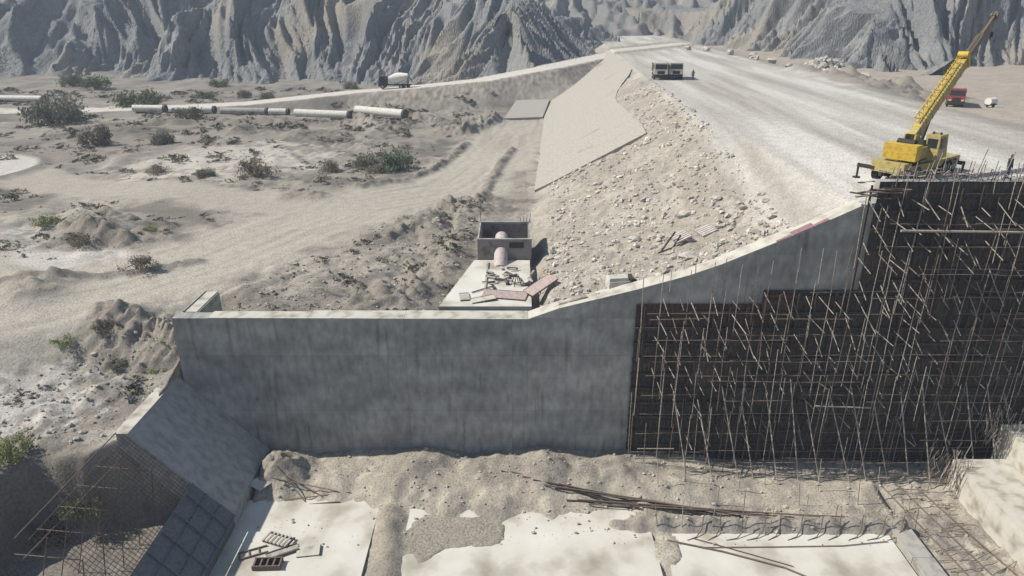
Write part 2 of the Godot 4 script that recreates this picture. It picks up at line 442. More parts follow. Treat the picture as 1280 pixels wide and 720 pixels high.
func ground_c(x: float, z: float) -> Color:
	var p := npatch.get_noise_2d(x, z)
	var m := nmid.get_noise_2d(x + 300.0, z)
	var f := nfine.get_noise_2d(x - 90.0, z)
	var sand := Vector3(0.405, 0.377, 0.335)
	var grey := Vector3(0.285, 0.265, 0.24)
	var pale := Vector3(0.53, 0.50, 0.45)
	var dark := Vector3(0.21, 0.195, 0.175)
	var c := sand.lerp(grey, smoothstep(0.0, 0.3, p + 0.6 * m))
	c = c.lerp(pale, 0.75 * smoothstep(0.1, 0.3, -p + 0.5 * m - 0.1))
	c = c.lerp(dark, 0.75 * smoothstep(0.14, 0.34, m * 0.8 + 0.5 * f + 0.35 * p))
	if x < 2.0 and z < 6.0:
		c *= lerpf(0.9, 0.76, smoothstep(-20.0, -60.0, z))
	var s := x + 0.062 * z
	if z > -0.5 and x > -24.3:
		c = Vector3(0.44, 0.405, 0.35).lerp(grey * 1.1, smoothstep(-0.1, 0.4, m + 0.4 * p))
		c = c.lerp(Vector3(0.50, 0.47, 0.40), smoothstep(0.15, 0.45, f))
		c = c.lerp(Vector3(0.27, 0.25, 0.22), clampf(exp(-pow((x + 8.0) / 0.9, 2.0)) * smoothstep(5.0, 6.5, z), 0.0, 1.0))
		c = c.lerp(Vector3(0.345, 0.325, 0.28), smoothstep(6.0, 7.0, z) * smoothstep(0.1, 0.4, blob(x, z, -3.0, 8.5, 5.0, 4.0)))
		c = c.lerp(Vector3(0.33, 0.31, 0.28), smoothstep(6.0, 6.6, z) * smoothstep(8.6, 8.0, z) * smoothstep(8.0, 10.0, x))
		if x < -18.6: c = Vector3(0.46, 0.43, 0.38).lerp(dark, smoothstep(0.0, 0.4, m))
	elif s > 17.5 and x > 0.0:
		# pale compacted crest with long streaks left by wheels
		var k := nstreak.get_noise_2d(s * 1.5, z * 0.12)
		var k2 := 0.4 * nstreak.get_noise_2d(s * 7.0 + 50.0, z * 0.3)
		var road := Vector3(0.54, 0.525, 0.495).lerp(Vector3(0.43, 0.41, 0.375), smoothstep(0.0, 0.5, k + 0.35 * k2))
		road = road.lerp(Vector3(0.66, 0.65, 0.63), smoothstep(0.0, 0.35, -k + 0.3 * k2) * smoothstep(20.0, 25.0, s))
		road = road.lerp(sand, smoothstep(47.0, 53.0, s + 4.0 * m))
		road = road.lerp(Vector3(0.43, 0.385, 0.335), smoothstep(58.0, 66.0, s + 3.0 * m) * 0.8)
		c = c.lerp(road, smoothstep(17.5, 19.5, s + 0.8 * m))
	elif s > 0.5 and x > 0.0:
		var bank := Vector3(0.385, 0.357, 0.315).lerp(Vector3(0.46, 0.432, 0.385), smoothstep(-0.1, 0.4, m + 0.5 * f))
		bank = bank.lerp(Vector3(0.34, 0.31, 0.275), smoothstep(0.15, 0.5, p + 0.3 * f))
		c = c.lerp(bank, smoothstep(0.5, 3.0, s))
	else:
		# white crust and dark silt on the flats at the left
		c = c.lerp(Vector3(0.60, 0.57, 0.52), 0.85 * smoothstep(0.35, 0.75, blob(x, z, -45.0, -62.0, 17.0, 15.0) + 0.6 * m + 0.35 * f))
		c = c.lerp(Vector3(0.62, 0.60, 0.57), 0.9 * smoothstep(0.4, 0.75, blob(x, z, -40.0, -16.0, 7.0, 3.5) + blob(x, z, -47.0, -24.0, 9.0, 4.0) + 0.5 * m))
		c = c.lerp(Vector3(0.30, 0.265, 0.245), 0.8 * smoothstep(0.35, 0.7, blob(x, z, -68.0, -68.0, 20.0, 12.0) + 0.6 * f))
		c = c.lerp(Vector3(0.235, 0.22, 0.205), 0.8 * smoothstep(0.3, 0.75, blob(x, z, -46.0, -24.0, 10.0, 7.0) + 0.7 * f - 0.25))
		c = c.lerp(Vector3(0.24, 0.23, 0.205), 0.75 * smoothstep(0.25, 0.7, blob(x, z, -30.0, -2.5, 8.0, 4.0) + 0.5 * f))
		c = c.lerp(Vector3(0.56, 0.54, 0.52), 0.8 * smoothstep(0.45, 0.8, blob(x, z, -34.0, 3.0, 6.0, 5.0) + 0.6 * f + 0.2 * m))
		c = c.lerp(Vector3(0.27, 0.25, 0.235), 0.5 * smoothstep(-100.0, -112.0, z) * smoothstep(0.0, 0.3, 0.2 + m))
		if z < 4.0 and z > -106.0 and x > -90.0:
			var q := along(TRACK, x, z)
			var w := smoothstep(9.0, 5.5, q.x + 2.5 * m) * smoothstep(3.0, -4.0, z + 2.0 * m) * smoothstep(-112.0, -95.0, z)
			var rut := nstreak.get_noise_2d(q.x * 6.0, q.z * 0.35)
			c = c.lerp(Vector3(0.50, 0.47, 0.42).lerp(Vector3(0.43, 0.40, 0.355), smoothstep(0.0, 0.45, rut)), w * 0.92)
		if z < -28.0 and z > -66.0 and x < -16.0:
			var q := along(TRACK2, x, z)
			c = c.lerp(Vector3(0.46, 0.43, 0.385), 0.9 * smoothstep(5.5, 3.0, q.x + 1.5 * m))
	if z < -96.0 and x < 66.0:
		var q := along(BERM, x, z)
		c = c.lerp(Vector3(0.36, 0.33, 0.295) * (1.0 + 0.5 * f), smoothstep(12.0, 7.0, q.x) * smoothstep(-45.0, -30.0, x))
		c = c.lerp(Vector3(0.66, 0.64, 0.60), smoothstep(3.9, 3.2, q.x + 0.4 * m))
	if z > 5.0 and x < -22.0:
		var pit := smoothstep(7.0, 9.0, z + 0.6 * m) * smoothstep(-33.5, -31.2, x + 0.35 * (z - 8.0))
		c = c.lerp(Vector3(0.235, 0.215, 0.19), pit)  # pit earth darkened by colour to deepen its shade
	if z < 2.0 and x < 4.0 and z > -106.0:
		for rg in RIDGES:
			if x < rg[0] or x > rg[1] or z < rg[2] or z > rg[3]: continue
			var q := along(rg[6], x, z)
			c = c.lerp(Vector3(0.25, 0.23, 0.205), 0.8 * smoothstep(rg[4] * 1.6, rg[4] * 0.7, q.x + 0.5 * f))
		var bd := Vector2(x + 81.0, z + 54.0).length()
		c = c.lerp(Vector3(0.24, 0.23, 0.215), smoothstep(12.6, 11.9, bd))
		c = c.lerp(Vector3(0.60, 0.58, 0.545), smoothstep(11.2, 10.7, bd))
	for p2 in HEAPS:
		var b := blob(x, z, p2[0], p2[1], p2[2] * 1.3, p2[2] * 1.3)
		if b > 0.05 and p2[2] < 4.6:
			c = c.lerp(Vector3(0.295, 0.27, 0.24), 0.65 * smoothstep(0.2, 0.7, b + 0.3 * f))
	c *= 1.0 + 0.16 * f
	var lum := (c.x + c.y + c.z) / 3.0
	c = c.lerp(Vector3(lum, lum, lum), 0.0)
	return Color(c.x, c.y, c.z)

func steps(points: Array) -> PackedFloat32Array:   # list of [from, to, step at from, step at to]
	var o := PackedFloat32Array()
	for p in points:
		var x: float = p[0]
		while x < p[1] - 0.0001:
			o.append(x)
			x += lerpf(p[2], p[3], (x - p[0]) / (p[1] - p[0]))
	return o

func sheet(xs: PackedFloat32Array, zs: PackedFloat32Array, hf: Callable, cf: Callable) -> ArrayMesh:
	var nx := xs.size()
	var nz := zs.size()
	var v := PackedVector3Array()
	var nn := PackedVector3Array()
	var cc := PackedColorArray()
	v.resize(nx * nz)
	nn.resize(nx * nz)
	cc.resize(nx * nz)
	for j in nz:
		for i in nx:
			v[j * nx + i] = Vector3(xs[i], hf.call(xs[i], zs[j]), zs[j])
			cc[j * nx + i] = cf.call(xs[i], zs[j])
	for j in nz:
		for i in nx:
			var a := v[j * nx + maxi(i - 1, 0)]
			var b := v[j * nx + mini(i + 1, nx - 1)]
			var c := v[maxi(j - 1, 0) * nx + i]
			var d := v[mini(j + 1, nz - 1) * nx + i]
			nn[j * nx + i] = (d - c).cross(b - a).normalized()
	var ix := PackedInt32Array()
	ix.resize((nx - 1) * (nz - 1) * 6)
	var k := 0
	for j in nz - 1:
		for i in nx - 1:
			var a := j * nx + i
			ix[k] = a
			ix[k + 1] = a + 1
			ix[k + 2] = a + nx
			ix[k + 3] = a + 1
			ix[k + 4] = a + nx + 1
			ix[k + 5] = a + nx
			k += 6
	var arr := []
	arr.resize(Mesh.ARRAY_MAX)
	arr[Mesh.ARRAY_VERTEX] = v
	arr[Mesh.ARRAY_NORMAL] = nn
	arr[Mesh.ARRAY_COLOR] = cc
	arr[Mesh.ARRAY_INDEX] = ix
	var m := ArrayMesh.new()
	m.add_surface_from_arrays(Mesh.PRIMITIVE_TRIANGLES, arr)
	return m

# ------------------------------------------------------------------ badland hills
# foot line x, z, crest height above foot; the hill lies on the far side
const HILL_C := [[-134.0, -196.0, 0.0], [-124.0, -188.0, 14.0], [-112.0, -183.0, 34.0], [-92.0, -181.0, 55.0], [-54.0, -184.0, 60.0], [-30.0, -174.0, 60.0], [-10.0, -155.0, 52.0], [6.0, -152.0, 40.0], [16.0, -163.0, 17.5], [24.0, -178.0, 18.5], [33.0, -200.0, 15.0], [40.0, -228.0, 7.0], [43.0, -240.0, 0.0]]
const HILL_L := [[-330.0, -200.0, 70.0], [-190.0, -198.0, 60.0], [-150.0, -200.0, 50.0], [-110.0, -225.0, 50.0], [-60.0, -290.0, 60.0]]
const HILL_R := [[66.0, -286.0, 14.0], [71.0, -268.0, 30.0], [77.0, -240.0, 30.0], [82.0, -205.0, 22.0], [86.0, -171.0, 12.0], [84.0, -140.0, 13.0], [90.0, -127.0, 30.0], [104.0, -146.0, 40.0], [133.0, -143.0, 40.0], [170.0, -132.0, 45.0], [330.0, -100.0, 50.0]]
var nridge: FastNoiseLite
var nwarp: FastNoiseLite

func rid(x: float, y: float) -> float:
	return 1.0 - absf(nridge.get_noise_2d(x, y)) * 2.0

func mass(line: Array, x: float, z: float, steep: float, base: float, sd: float) -> float:
	var best := 1e9
	var side := 0.0
	var crest := 0.0
	var pos := 0.0
	var total := 0.0
	for i in line.size() - 1:
		var a: Array = line[i]
		var b: Array = line[i + 1]
		var dx: float = b[0] - a[0]
		var dz: float = b[1] - a[1]
		var l := sqrt(dx * dx + dz * dz)
		var t := clampf(((x - a[0]) * dx + (z - a[1]) * dz) / (l * l), 0.0, 1.0)
		var ex: float = x - a[0] - t * dx
		var ez: float = z - a[1] - t * dz
		var d := sqrt(ex * ex + ez * ez)
		var sgn := 1.0 if dz * ex - dx * ez > 0.0 else -1.0
		if d < best - 0.001:
			best = d
			side = sgn
			crest = lerpf(a[2], b[2], t)
			pos = total + t * l
		total += l
	var d := best * side
	if d < -12.0:
		return -50.0
	var w := nwarp.get_noise_2d(x * 0.55, z * 0.55)
	var w2 := nwarp.get_noise_2d(x * 2.2 + 70.0, z * 2.2)
	# spurs, ribs and rills that run down the slope; u is warped so that they fork
	var u := pos + 9.0 * w + 0.7 * w2 + sd
	var spur := rid(u * 0.030, d * 0.006 + sd)
	var rib := rid(u * 0.075 + d * 0.012, d * 0.012 + 9.0)
	var rill := rid(u * 0.20 - d * 0.02, d * 0.022 + 3.0)
	var rill2 := rid(u * 0.50 + d * 0.03, d * 0.04)
	var e := d + 7.0 * (spur - 0.55) + 3.6 * (rib - 0.5) * smoothstep(0.0, 6.0, d + 4.0) + 2.4 * (rill - 0.5) + 1.7 * (rill2 - 0.5)
	var rise := steep * e
	if e > 5.0:
		rise += 0.25 * (e - 5.0) * smoothstep(5.0, 12.0, e)
	if rise > crest:
		rise = crest + (rise - crest) * 0.06
	elif rise > crest * 0.75:
		rise = lerpf(rise, crest, 0.12)
	if e < 0.0: rise = e * 0.5
	return base + rise - 0.6

func hill_h(x: float, z: float) -> float:
	var h := mass(HILL_C, x, z, 0.62, clampf(remap(x, -60.0, 30.0, -0.5, 7.0), -0.5, 7.0), 0.0)
	if x < -20.0: h = maxf(h, mass(HILL_L, x, z, 0.58, -0.5, 400.0))
	if x > 50.0: h = maxf(h, mass(HILL_R, x, z, 0.85, 5.5, 900.0))
	return maxf(h, -8.0) + 0.35 * nfine.get_noise_2d(x * 0.5, z * 0.5)

func hill_c(x: float, z: float) -> Color:
	var w := nwarp.get_noise_2d(x, z)
	var m := nmid.get_noise_2d(x * 0.4, z * 0.4)
	var b := nbig.get_noise_2d(x * 0.8 + 500.0, z * 0.8)
	var c := Vector3(0.235, 0.25, 0.265).lerp(Vector3(0.30, 0.31, 0.315), smoothstep(-0.2, 0.4, m))
	c = c.lerp(Vector3(0.34, 0.315, 0.28), 0.85 * smoothstep(0.0, 0.4, b + 0.4 * w))
	return Color(c.x, c.y, c.z)

func far_h(x: float, z: float) -> float:
	var t := clampf((-z - 262.0) / 300.0, 0.0, 3.0)
	var r := rid(x * 0.012 + 4.0, z * 0.006)
	return 4.0 + 62.0 * pow(t, 1.05) + 9.0 * r * smoothstep(0.1, 0.5, t) + 5.0 * rid(x * 0.045 + 0.2 * nwarp.get_noise_2d(x, z), z * 0.012) * smoothstep(0.0, 0.2, t) + (2.6 * rid(x * 0.10 + z * 0.02, z * 0.02) + 1.3 * rid(x * 0.28, z * 0.05) + 1.2 * nmid.get_noise_2d(x * 0.6, z * 0.6)) * smoothstep(0.0, 0.1, t)

func far_c(x: float, z: float) -> Color:
	var b := nbig.get_noise_2d(x * 0.5, z * 0.9)
	var c := Vector3(0.25, 0.255, 0.255).lerp(Vector3(0.37, 0.345, 0.315), smoothstep(0.0, 0.3, b + 0.5 * nmid.get_noise_2d(x * 0.12, z * 0.35)))
	return Color(c.x, c.y, c.z)

# ------------------------------------------------------------------ shared small shapes
func rock_mesh(sd: int, flat := 0.75) -> ArrayMesh:
	var f := noise(sd, 0.9, 2)
	var b := Builder.new()
	var pts := []
	var lat := 5
	var lon := 7
	for j in lat + 1:
		var row := []
		for i in lon:
			var th := PI * j / lat
			var ph := TAU * (i + 0.5 * (j % 2)) / lon
			var d := Vector3(sin(th) * cos(ph), cos(th), sin(th) * sin(ph))
			var q := d * (0.8 + 0.55 * f.get_noise_3dv(d * 1.3))
			row.append(Vector3(q.x, clampf(q.y, -0.6, 0.62) * flat, q.z * 0.85))
		pts.append(row)
	for j in lat:
		for i in lon:
			var k := (i + 1) % lon
			b.tri(pts[j][i], pts[j][k], pts[j + 1][k])
			b.tri(pts[j][i], pts[j + 1][k], pts[j + 1][i])
	return b.mesh()

func bush_mesh(sd: int, leaves: int, tall: float, clumps: int, size: float) -> ArrayMesh:
	var g := RandomNumberGenerator.new()
	g.seed = sd
	var cs := []
	for i in clumps:
		var a := g.randf() * TAU
		var rr := sqrt(g.randf()) * 0.78
		var y := g.randf_range(0.12, 1.0) * (1.0 - 0.55 * rr * rr) * 0.8
		cs.append([Vector3(cos(a) * rr, y * tall, sin(a) * rr), g.randf_range(0.16, 0.34)])
	var b := Builder.new()
	for i in leaves:
		var c: Array = cs[g.randi() % clumps]
		var d := Vector3(g.randfn(), g.randfn() * tall, g.randfn()) * (c[1] as float) * 0.55
		var p: Vector3 = c[0] + d
		p.y = maxf(p.y, 0.02)
		var x := Vector3(g.randfn(), g.randfn(), g.randfn()).normalized()
		var y := x.cross(Vector3(g.randfn(), g.randfn() + 0.5, g.randfn())).normalized()
		var s := size * g.randf_range(0.6, 1.3)
		b.tri(p - x * s * 0.5, p + x * s * 0.5, p + y * s * 1.3)
		b.tri(p + x * s * 0.5, p - x * s * 0.5, p - y * s * 0.5)
	return b.mesh()

func stems_mesh(sd: int, tall: float) -> ArrayMesh:
	var g := RandomNumberGenerator.new()
	g.seed = sd
	var b := Builder.new()
	for i in 11:
		var a := g.randf() * TAU
		var o := Vector3(cos(a), 0, sin(a))
		var k := o * 0.35 + Vector3.UP * 0.35 * tall
		b.cyl(o * 0.05 - Vector3.UP * 0.06, k, 0.022, 0.014, 5, false)
		b.cyl(k, o * g.randf_range(0.45, 0.75) + Vector3.UP * tall * g.randf_range(0.55, 0.85), 0.014, 0.005, 5, false)
	return b.mesh()

func multi(called: String, m: Mesh, mat: Material, list: Array, cols: Array) -> MultiMeshInstance3D:
	var mm := MultiMesh.new()
	mm.transform_format = MultiMesh.TRANSFORM_3D
	mm.use_colors = true
	mm.mesh = m
	mm.instance_count = list.size()
	for i in list.size():
		mm.set_instance_transform(i, list[i])
		mm.set_instance_color(i, cols[i])
	var o := MultiMeshInstance3D.new()
	o.multimesh = mm
	o.material_override = mat
	o.name = numbered(called)
	add_child(o)
	return o

func _ready() -> void:
	rng.seed = 7
	# ---------------------------------------------------------------- camera, sky, sun, exposure
	var cam := Camera3D.new()
	cam.name = "camera"
	add_child(cam)
	cam.position = Vector3(0, 20.5, 45)
	cam.rotation_degrees = Vector3(-22, 0, 0)
	cam.fov = 45.0
	cam.near = 0.5
	cam.far = 6000.0
	cam.current = true
	var env := Environment.new()
	env.background_mode = Environment.BG_SKY
	var sky := Sky.new()
	var sm := ProceduralSkyMaterial.new()
	sm.sky_top_color = Color(0.45, 0.54, 0.66)
	sm.sky_horizon_color = Color(0.77, 0.79, 0.81)
	sm.sky_curve = 0.13
	sm.ground_bottom_color = Color(0.42, 0.40, 0.37)
	sm.ground_horizon_color = Color(0.66, 0.70, 0.74)
	sky.sky_material = sm
	env.sky = sky
	env.background_energy_multiplier = 0.68
	env.tonemap_mode = Environment.TONE_MAPPER_LINEAR
	env.tonemap_exposure = 1.42
	env.fog_enabled = true
	env.fog_density = 0.0006
	env.fog_light_color = Color(0.78, 0.83, 0.90)
	env.sdfgi_enabled = true
	env.ssao_enabled = true
	env.ssil_enabled = true
	var we := WorldEnvironment.new()
	we.name = "environment"
	we.environment = env
	add_child(we)
	var sun := DirectionalLight3D.new()
	sun.name = "sun"
	add_child(sun)
	sun.rotation_degrees = Vector3(-44, -94, 0)
	sun.light_energy = 1.6
	sun.light_color = Color(1.0, 0.968, 0.912)
	sun.light_angular_distance = 0.5
	sun.shadow_enabled = true

	# ---------------------------------------------------------------- noise, materials
	nbig = noise(1, 0.022, 2)
	nmid = noise(2, 0.16, 3)
	nfine = noise(3, 0.75, 2)
	nclod = noise(4, 0.95, 3)
	npatch = noise(5, 0.055, 3)
	nstreak = noise(6, 0.11, 3)
	nridge = noise(7, 1.0, 1)
	nwarp = noise(8, 0.03, 2)
	make_materials()
	var sb := Builder.new()
	sb.cyl(Vector3(0, -0.5, 0), Vector3(0, 0.5, 0), 1.0, 1.0, 7)
	stick_mesh = sb.mesh()
	var t0 := Time.get_ticks_msec()
	build_terrain()
	print("terrain ", Time.get_ticks_msec() - t0)
	build_wall()
	build_formwork()
	build_scaffold()
	build_wing()
	build_basin()
	build_chamber()
	build_crest_objects()
	build_pipes()
	build_vehicles()
	build_crane()
	build_plants()
	build_stones()
	print("all ", Time.get_ticks_msec() - t0)

func build_terrain() -> void:
	var xs := steps([[-1400.0, -260.0, 160.0, 10.0], [-260.0, -60.0, 2.4, 0.8], [-60.0, -34.0, 0.7, 0.32], [-34.0, 36.0, 0.27, 0.27], [36.0, 100.0, 0.45, 1.2], [100.0, 260.0, 1.6, 8.0], [260.0, 1400.0, 12.0, 160.0]])
	xs.append(1400.0)
	var zs := steps([[-1400.0, -330.0, 160.0, 10.0], [-330.0, -160.0, 4.0, 1.2], [-160.0, -60.0, 1.1, 0.6], [-60.0, -22.0, 0.55, 0.3], [-22.0, -0.75, 0.29, 0.25], [-0.75, 13.5, 0.22, 0.22], [13.5, 60.0, 0.6, 6.0]])
	zs.append(60.0)
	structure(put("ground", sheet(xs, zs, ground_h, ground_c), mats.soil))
	var hx := steps([[-320.0, -150.0, 2.6, 1.0], [-150.0, 150.0, 0.6, 0.6], [150.0, 330.0, 0.9, 4.0]])
	var hz := steps([[-340.0, -250.0, 2.5, 1.2], [-250.0, -190.0, 0.9, 0.8], [-190.0, -118.0, 0.6, 0.6]])
	structure(put("hills", sheet(hx, hz, hill_h, hill_c), mats.hill))
	var fx := steps([[-900.0, -100.0, 12.0, 6.0], [-100.0, 180.0, 1.6, 1.6], [180.0, 900.0, 6.0, 12.0]])
	var fz := steps([[-1200.0, -600.0, 20.0, 8.0], [-600.0, -420.0, 6.0, 3.0], [-420.0, -255.0, 1.6, 1.4]])
	structure(put("distant_hills", sheet(fx, fz, far_h, far_c), mats.hill))

# ------------------------------------------------------------------ the concrete wall
func build_wall() -> void:
	var w := thing("retaining_wall", "long grey concrete retaining wall with a stepped and sloping top behind the basin", "wall", Vector3(0, 0, 0))
	var cuts := [-24.2, -7.7, 1.14, 8.66, 14.33, 19.49, 24.4]
	for i in cuts.size() - 1:
		var a: float = cuts[i] + 0.008
		var b: float = cuts[i + 1] - 0.008
		var lifts := [-13.4, -7.6, -3.0, 99.0]
		for k in 3:
			var lo: float = lifts[k] + 0.006
			var pts := PackedVector2Array([Vector2(a, lo), Vector2(b, lo)])
			if k < 2:
				pts.append(Vector2(b, lifts[k + 1] - 0.006))
				pts.append(Vector2(a, lifts[k + 1] - 0.006))
			else:
				pts.append(Vector2(b, minf(wall_top(b), 8.4)))
				for q in range(WALL_TOP.size() - 1, -1, -1):
					if WALL_TOP[q][0] > a + 0.1 and WALL_TOP[q][0] < b - 0.1:
						pts.append(Vector2(WALL_TOP[q][0], WALL_TOP[q][1]))
				pts.append(Vector2(a, wall_top(a)))
			var bd := Builder.new()
			bd.slab(pts, -1.05, 0.004 * ((i + k) % 2))
			put("wall_panel", bd.mesh(), mats.walls[(i * 2 + k) % 3], w)
	# core that closes the joints
	var core := Builder.new()
	var cp := PackedVector2Array([Vector2(-24.1, -13.3), Vector2(24.3, -13.3), Vector2(24.3, 8.1)])
	for q in range(WALL_TOP.size() - 1, -1, -1):
		cp.append(Vector2(maxf(WALL_TOP[q][0], -24.1), WALL_TOP[q][1] - 0.1))
	core.slab(cp, -0.98, -0.03)
	put("wall_core", core.mesh(), mats.grey, w)
	# coping in lengths along the top, paler than the wall to paint in sunlight
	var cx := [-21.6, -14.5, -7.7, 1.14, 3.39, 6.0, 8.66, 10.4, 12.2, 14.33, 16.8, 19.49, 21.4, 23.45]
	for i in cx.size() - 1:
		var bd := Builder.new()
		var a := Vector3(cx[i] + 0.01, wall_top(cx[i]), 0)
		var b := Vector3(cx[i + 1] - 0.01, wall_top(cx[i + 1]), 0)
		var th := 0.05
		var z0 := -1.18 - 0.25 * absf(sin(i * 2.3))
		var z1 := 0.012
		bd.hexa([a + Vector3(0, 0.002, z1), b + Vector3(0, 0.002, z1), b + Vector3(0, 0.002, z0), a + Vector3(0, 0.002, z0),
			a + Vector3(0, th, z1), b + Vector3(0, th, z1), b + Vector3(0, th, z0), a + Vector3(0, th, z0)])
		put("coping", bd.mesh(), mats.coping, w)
	# taller end of the wall behind the formwork
	var hi := Builder.new()
	hi.slab(PackedVector2Array([Vector2(24.42, -13.4), Vector2(52, -13.4), Vector2(52, 9.8), Vector2(24.42, 9.8)]), -1.05, -0.05)
	put("wall_panel", hi.mesh(), mats.wall, w)
	# short wall that turns back at the left end
	var r := thing("return_wall", "short concrete wall turning back from the left end of the long wall", "wall", Vector3(-23.4, -2.5, -1.2))
	var bd := Builder.new()
	bd.at(Vector3(0, 1.2, -2.0), Vector3(1.1, 2.4, 3.96))
	put("wall_panel", bd.mesh(), mats.grey, r)
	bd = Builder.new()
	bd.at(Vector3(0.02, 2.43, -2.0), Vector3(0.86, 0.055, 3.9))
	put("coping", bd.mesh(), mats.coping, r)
	bd = Builder.new()
	bd.at(Vector3(-0.49, 2.47, -2.0), Vector3(0.1, 0.14, 3.92))
	put("curb", bd.mesh(), mats.grey, r)
	# pink sheet on the sloping top
	var ps := thing("pink_sheet", "pinkish red sheet lying along the sloping wall top near the formwork", "sheet", Vector3(0, 0, 0))
	for q in [[18.0, 19.0, 0.12, 0.02], [19.04, 20.4, -0.3, 0.03], [20.44, 21.3, 0.05, 0.025]]:
		var p := Builder.new()
		var ya := wall_top(q[0]) + 0.075
		var yb := wall_top(q[1]) + 0.075
		p.hexa([Vector3(q[0], ya, 0.05), Vector3(q[1], yb, 0.05), Vector3(q[1], yb, q[2] - 0.4), Vector3(q[0], ya, q[2] - 0.3),
			Vector3(q[0], ya + q[3], 0.05), Vector3(q[1], yb + q[3], 0.05), Vector3(q[1], yb + q[3], q[2] - 0.4), Vector3(q[0], ya + q[3], q[2] - 0.3)])
		put("sheet", p.mesh(), mats.magenta, ps)

# ------------------------------------------------------------------ timber formwork on the right of the wall
func form_top(x: float) -> float:
	if x < 17.5: return 1.15
	if x < 23.3: return 2.2
	return 9.9

func build_formwork() -> void:
	var f := thing("formwork", "dark brown timber formwork panels covering the tall right part of the wall", "formwork", Vector3(8.7, -13, 0.02))
	var pw := 2.2
	var ph := 1.22
	for i in 17:
		for j in 19:
			var x := 8.75 + i * pw
			var y := -13.2 + j * ph
			var top := form_top(x + pw * 0.5)
			if y + 0.3 > top: continue
			var hh := minf(ph, top - y)
			var bd := Builder.new()
			bd.at(Vector3(0, 0, 0), Vector3(pw - 0.03, hh - 0.03, 0.05))
			var mt: Material = mats.form[rng.randi() % 5]
			if x < 19.0 and y > -1.2 and rng.randf() < 0.6: mt = mats.formred
			put("formwork_panel", bd.mesh(), mt, f, Transform3D(Basis(Vector3.UP, rng.randf_range(-0.008, 0.008)), Vector3(x + pw * 0.5, y + hh * 0.5, 0.055 + rng.randf() * 0.05) - f.position))
	# horizontal walers and upright soldiers
	for j in 19:
		var y := -12.9 + j * 1.22
		var x := 8.7
		while x < 46.0:
			var l := rng.randf_range(3.4, 5.2)
			if y < form_top(x + l * 0.5) and y < form_top(x + 0.2) and rng.randf() < 0.86:
				var bd := Builder.new()
				bd.at(Vector3.ZERO, Vector3(l, 0.16, 0.12))
				put("waler", bd.mesh(), mats.timber if rng.randf() < 0.7 else mats.form[3], f, Transform3D(Basis(Vector3.BACK, rng.randf_range(-0.008, 0.008)), Vector3(x + l * 0.5, y, 0.21) - f.position))
			x += l + 0.05
	for i in 31:
		var x := 9.3 + i * 1.2 + rng.randf_range(-0.15, 0.15)
		var top := form_top(x) - 0.2
		var y := -12.8
		while y < top - 1.0:
			var l := minf(rng.randf_range(3.0, 4.4), top - y)
			var bd := Builder.new()
			bd.at(Vector3.ZERO, Vector3(0.12, l, 0.1))
			if rng.randf() < 0.85:
				put("soldier", bd.mesh(), mats.timber, f, Transform3D(Basis(), Vector3(x, y + l * 0.5, 0.325) - f.position))
			y += l + 0.06

